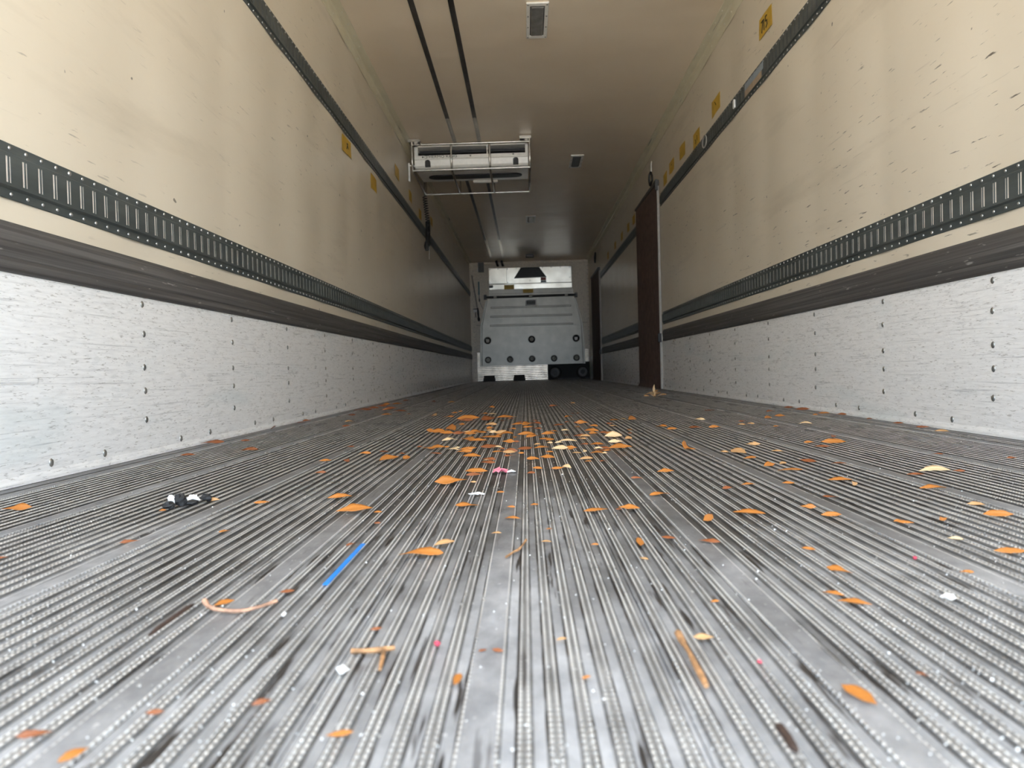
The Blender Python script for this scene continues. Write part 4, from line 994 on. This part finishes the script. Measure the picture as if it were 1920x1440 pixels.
for i, (x, y, Ln, r, k, lab) in enumerate(LEAVES):
    Ln *= 1.22 if lab in (0, 1) else 1.0; tl = random.uniform(.12, .72); lim = HW-.02-Ln*.5; x = max(-lim, min(lim, x))
    o = ob('leaf', LM[(k, (i*5+i//7) % 7)], None, (x, y, FZ+tl*.17*Ln), ((1 if abs(r) < 90 else -1)*tl, 0, math.radians(r)), (Ln*(-1.14 if i % 2 else 1.14), Ln*1.14, Ln*1.14))
    if isinstance(lab, str): tag(o, lab, 'leaf', 'fallen leaves picked out on the floor')
    else: tag(o, UL[i], 'leaf', LAB[(k, lab)].replace('leaf', 'leaves'))
# heap before the curtain, one leaf standing upright on it
for i in range(15):
    a = random.uniform(0, 6.28); q = random.uniform(0, .075); Ln = random.uniform(.045, .078)
    o = ob('leaf', LM[(random.choice('tcc'), i % 7)], None, (.775+q*math.cos(a)*1.1, 4.90+q*math.sin(a), FZ+.016+.04*(1-q/.075)*random.uniform(.2, 1)), (random.uniform(-.7, .7), random.uniform(-.5, .5), a), (Ln,)*3)
    tag(o, 'dry tan leaf in the little heap before the brown curtain', 'leaf', 'dry leaves heaped before the brown curtain')
o = ob('leaf', LM[('c', 2)], None, (.765, 4.88, .075), (0, math.radians(-86), .9), (.06,)*3)
tag(o, 'single pale leaf standing upright on the little heap', 'leaf')
# twigs
def twig(pts, rs, mt, label):
    m = MB(); m.tube([(x, y, z) for x, y, z in pts], rs, 7); return tag(m.build('twig', mt), label, 'twig', 'twigs on the floor')
twig([(-.430, .682, .010), (-.424, .676, .007), (-.414, .668, .0065), (-.403, .664, .0062), (-.392, .662, .006), (-.382, .664, .006), (-.372, .674, .006), (-.362, .690, .006)], [.0030, .0022, .0019, .0017, .0019, .0017, .0016, .0019], 'wood_pink', 'long pale pinkish twig at left foreground')
tw = twig([(-.256, .560, .0062), (-.245, .560, .0062), (-.235, .561, .0062), (-.222, .565, .0062)], [.0022, .0019, .0024, .0018], 'wood_tan', 'forked tan twig left of centre foreground')
m = MB(); m.tube([(-.230, .562, .0062), (-.228, .545, .0058), (-.226, .526, .0055)], [.0020, .0018, .0014], 6); m.build('side_branch', 'wood_tan', tw)
tw = twig([(.009, .584, .0068), (.0090, .572, .006), (.0093, .560, .006), (.0095, .545, .0062), (.0090, .530, .006), (.0085, .505, .006), (.008, .488, .006)], [.0032, .0030, .0021, .0018, .0024, .0026, .0020], 'wood_tan', 'thick chewed brown twig right of centre foreground')
twig([(-.140, .840, .0052), (-.131, .862, .0055), (-.126, .868, .006), (-.121, .885, .007), (-.116, .902, .010)], [.0016, .0013, .0018, .0012, .0018], 'wood_tan', 'thin crooked sprig near the centre seam')
def sliver(x, y0, y1, label):
    m = MB(); n = 8
    m.tube([(x+random.uniform(-.0006, .0006), y0+(y1-y0)*i/n, FZ-.0006) for i in range(n+1)], [.0012]+[.0030]*(n-1)+[.0012], 6); tag(m.build('bark_sliver', 'wood_dark'), label, 'bark', 'dark bark slivers lying in floor grooves')
sliver(-.447, .612, .694, 'dark bark sliver lying in a groove at left foreground')
sliver(.040, .408, .440, 'dark brown bark sliver in a groove at the bottom right')
# blue strip, wrapper, scraps
m = MB(); m.box(-.3335, -.3275, .748, .925, .0032, .0046, 0, .0005); tag(m.build('blue_strip', 'blue_plastic'), 'bright blue plastic strip lying along a groove', 'plastic strip')
def crumple(c, sx, sy, sz, seed, n=5):
    rn = random.Random(seed); m = MB(); v = []
    for i in range(n+1):
        for j in range(n+1):
            e = 1-.25*rn.random(); v.append(Vector((c[0]+(i/n-.5)*sx*e+rn.uniform(-.1, .1)*sx/n, c[1]+(j/n-.5)*sy*e, c[2]+sz*rn.random()*(1-abs(i/n-.5)*1.2)+.0012)))
    k = len(v); r = n+1; low = [q-Vector((0, 0, .0008)) for q in v]
    f = [(i*r+j, (i+1)*r+j, (i+1)*r+j+1, i*r+j+1) for i in range(n) for j in range(n)]; f += [tuple(k+t for t in reversed(q)) for q in f]
    for i in range(n): f += [(i*r, k+i*r, k+(i+1)*r, (i+1)*r), (i*r+n, (i+1)*r+n, k+(i+1)*r+n, k+i*r+n), (i, i+1, k+i+1, k+i), (n*r+i, k+n*r+i, k+n*r+i+1, n*r+i+1)]
    m.add(v+low, f); return m
w = crumple((-.172, 1.55, FZ), .036, .03, .012, 3).build('candy_wrapper', 'pink_paper'); tag(w, 'crumpled pink wrapper beside the smooth centre strip', 'wrapper')
crumple((-.148, 1.552, FZ), .022, .014, .006, 9, 4).build('white_end', 'white_paper', w)
tag(crumple((-.206, 1.276, FZ), .030, .008, .006, 5).build('paper_strip', 'white_paper'), 'torn white paper strip left of the centre strip', 'paper scrap')
def lump(c, r, seed, mt, name, label, cat, group, sc=(1, 1, .8)):
    rn = random.Random(seed); m = MB(); n = 9
    prof = [(.0, -1), (.7, -.8), (1.0, -.2), (.9, .4), (.5, .9), (0, 1)]; m.lathe((0, 0, 0), (0, 0, 1), prof, n)
    m.v = [tuple(Vector(q)*rn.uniform(.7, 1.25)) for q in m.v]; mz = min(q[2] for q in m.v)
    m.v = [(c[0]+q[0]*r*sc[0], c[1]+q[1]*r*sc[1], FZ+(q[2]-mz)*r*sc[2]) for q in m.v]; m.sm = [False]*len(m.f)
    return tag(m.build(name, mt), label, cat, group)
GB = 'black rubber scraps in a row'
lump((-.730, 1.205), .010, 1, 'black_rubber', 'rubber_scrap', 'black rubber scrap touching the round orange leaf', 'scrap', GB, (1.2, 1, .6))
lump((-.721, 1.224), .011, 2, 'black_rubber', 'rubber_scrap', 'largest peaked black rubber scrap in the row', 'scrap', GB, (1, 1, .9))
lump((-.706, 1.236), .009, 3, 'black_rubber', 'rubber_scrap', 'flat black rubber scrap below the wide white foam bit', 'scrap', GB, (1.4, 1, .5))
lump((-.694, 1.268), .009, 4, 'black_rubber', 'rubber_scrap', 'rightmost black rubber scrap, next to the tan curled leaf', 'scrap', GB, (1.2, 1, .7))
lump((-.738, 1.232), .008, 5, 'white_paper', 'foam_bit', 'pointed white foam bit behind the black scraps, left one', 'foam', 'white foam bits', (1, .7, 1.1))
lump((-.711, 1.252), .009, 6, 'white_paper', 'foam_bit', 'wide white foam bit behind the black scraps, right one', 'foam', 'white foam bits', (1.3, .7, .8))
GC = 'white chips on the floor'
lump((.278, .665), .0045, 7, 'white_paper', 'white_chip', 'white oval chip at lower right of the floor', 'chip', GC, (1.5, 1.7, .5))
lump((-.254, .525), .0040, 8, 'white_paper', 'white_chip', 'white bean shaped chip below the forked twig', 'chip', GC, (1.3, 1.4, .6))
lump((-.342, .653), .0022, 9, 'white_paper', 'white_chip', 'small white chip right of the long pale twig', 'chip', GC, (1, 1.6, .7))
GR = 'red crumbs on the floor'
lump((-.189, .574), .0026, 12, 'red_crumb', 'red_crumb', 'bright pink crumb right of the forked twig', 'crumb', GR)
lump((.058, .529), .0017, 13, 'red_crumb', 'red_crumb', 'tiny pink crumb right of the thick chewed twig', 'crumb', GR)
lump((.319, .799), .0022, 14, 'red_crumb', 'red_crumb', 'dark red crumb above the white oval chip', 'crumb', GR)
# uncountable white grit
m = MB(); rn = random.Random(4)
for i in range(1700):
    y = .34*math.exp(rn.random()*2.6); x = rn.uniform(-1.12, 1.12)
    if abs(x+.11) > .8*y+.12 and rn.random() < .8: x = -.11+(x+.11)*(.8*y+.1)/1.2
    r = rn.uniform(.0003, .0008)*(1+1.2*rn.random()**6); z = FZ+r*.6
    m.add([(x-r, y, z), (x, y-r, z), (x+r, y, z), (x, y+r, z), (x, y, z+r), (x, y, z-r)], [(0, 1, 4), (1, 2, 4), (2, 3, 4), (3, 0, 4), (1, 0, 5), (2, 1, 5), (3, 2, 5), (0, 3, 5)])
stuff(m.build('white_grit', 'white_paper'), 'fine white grit sprinkled over the ribbed floor', 'grit')
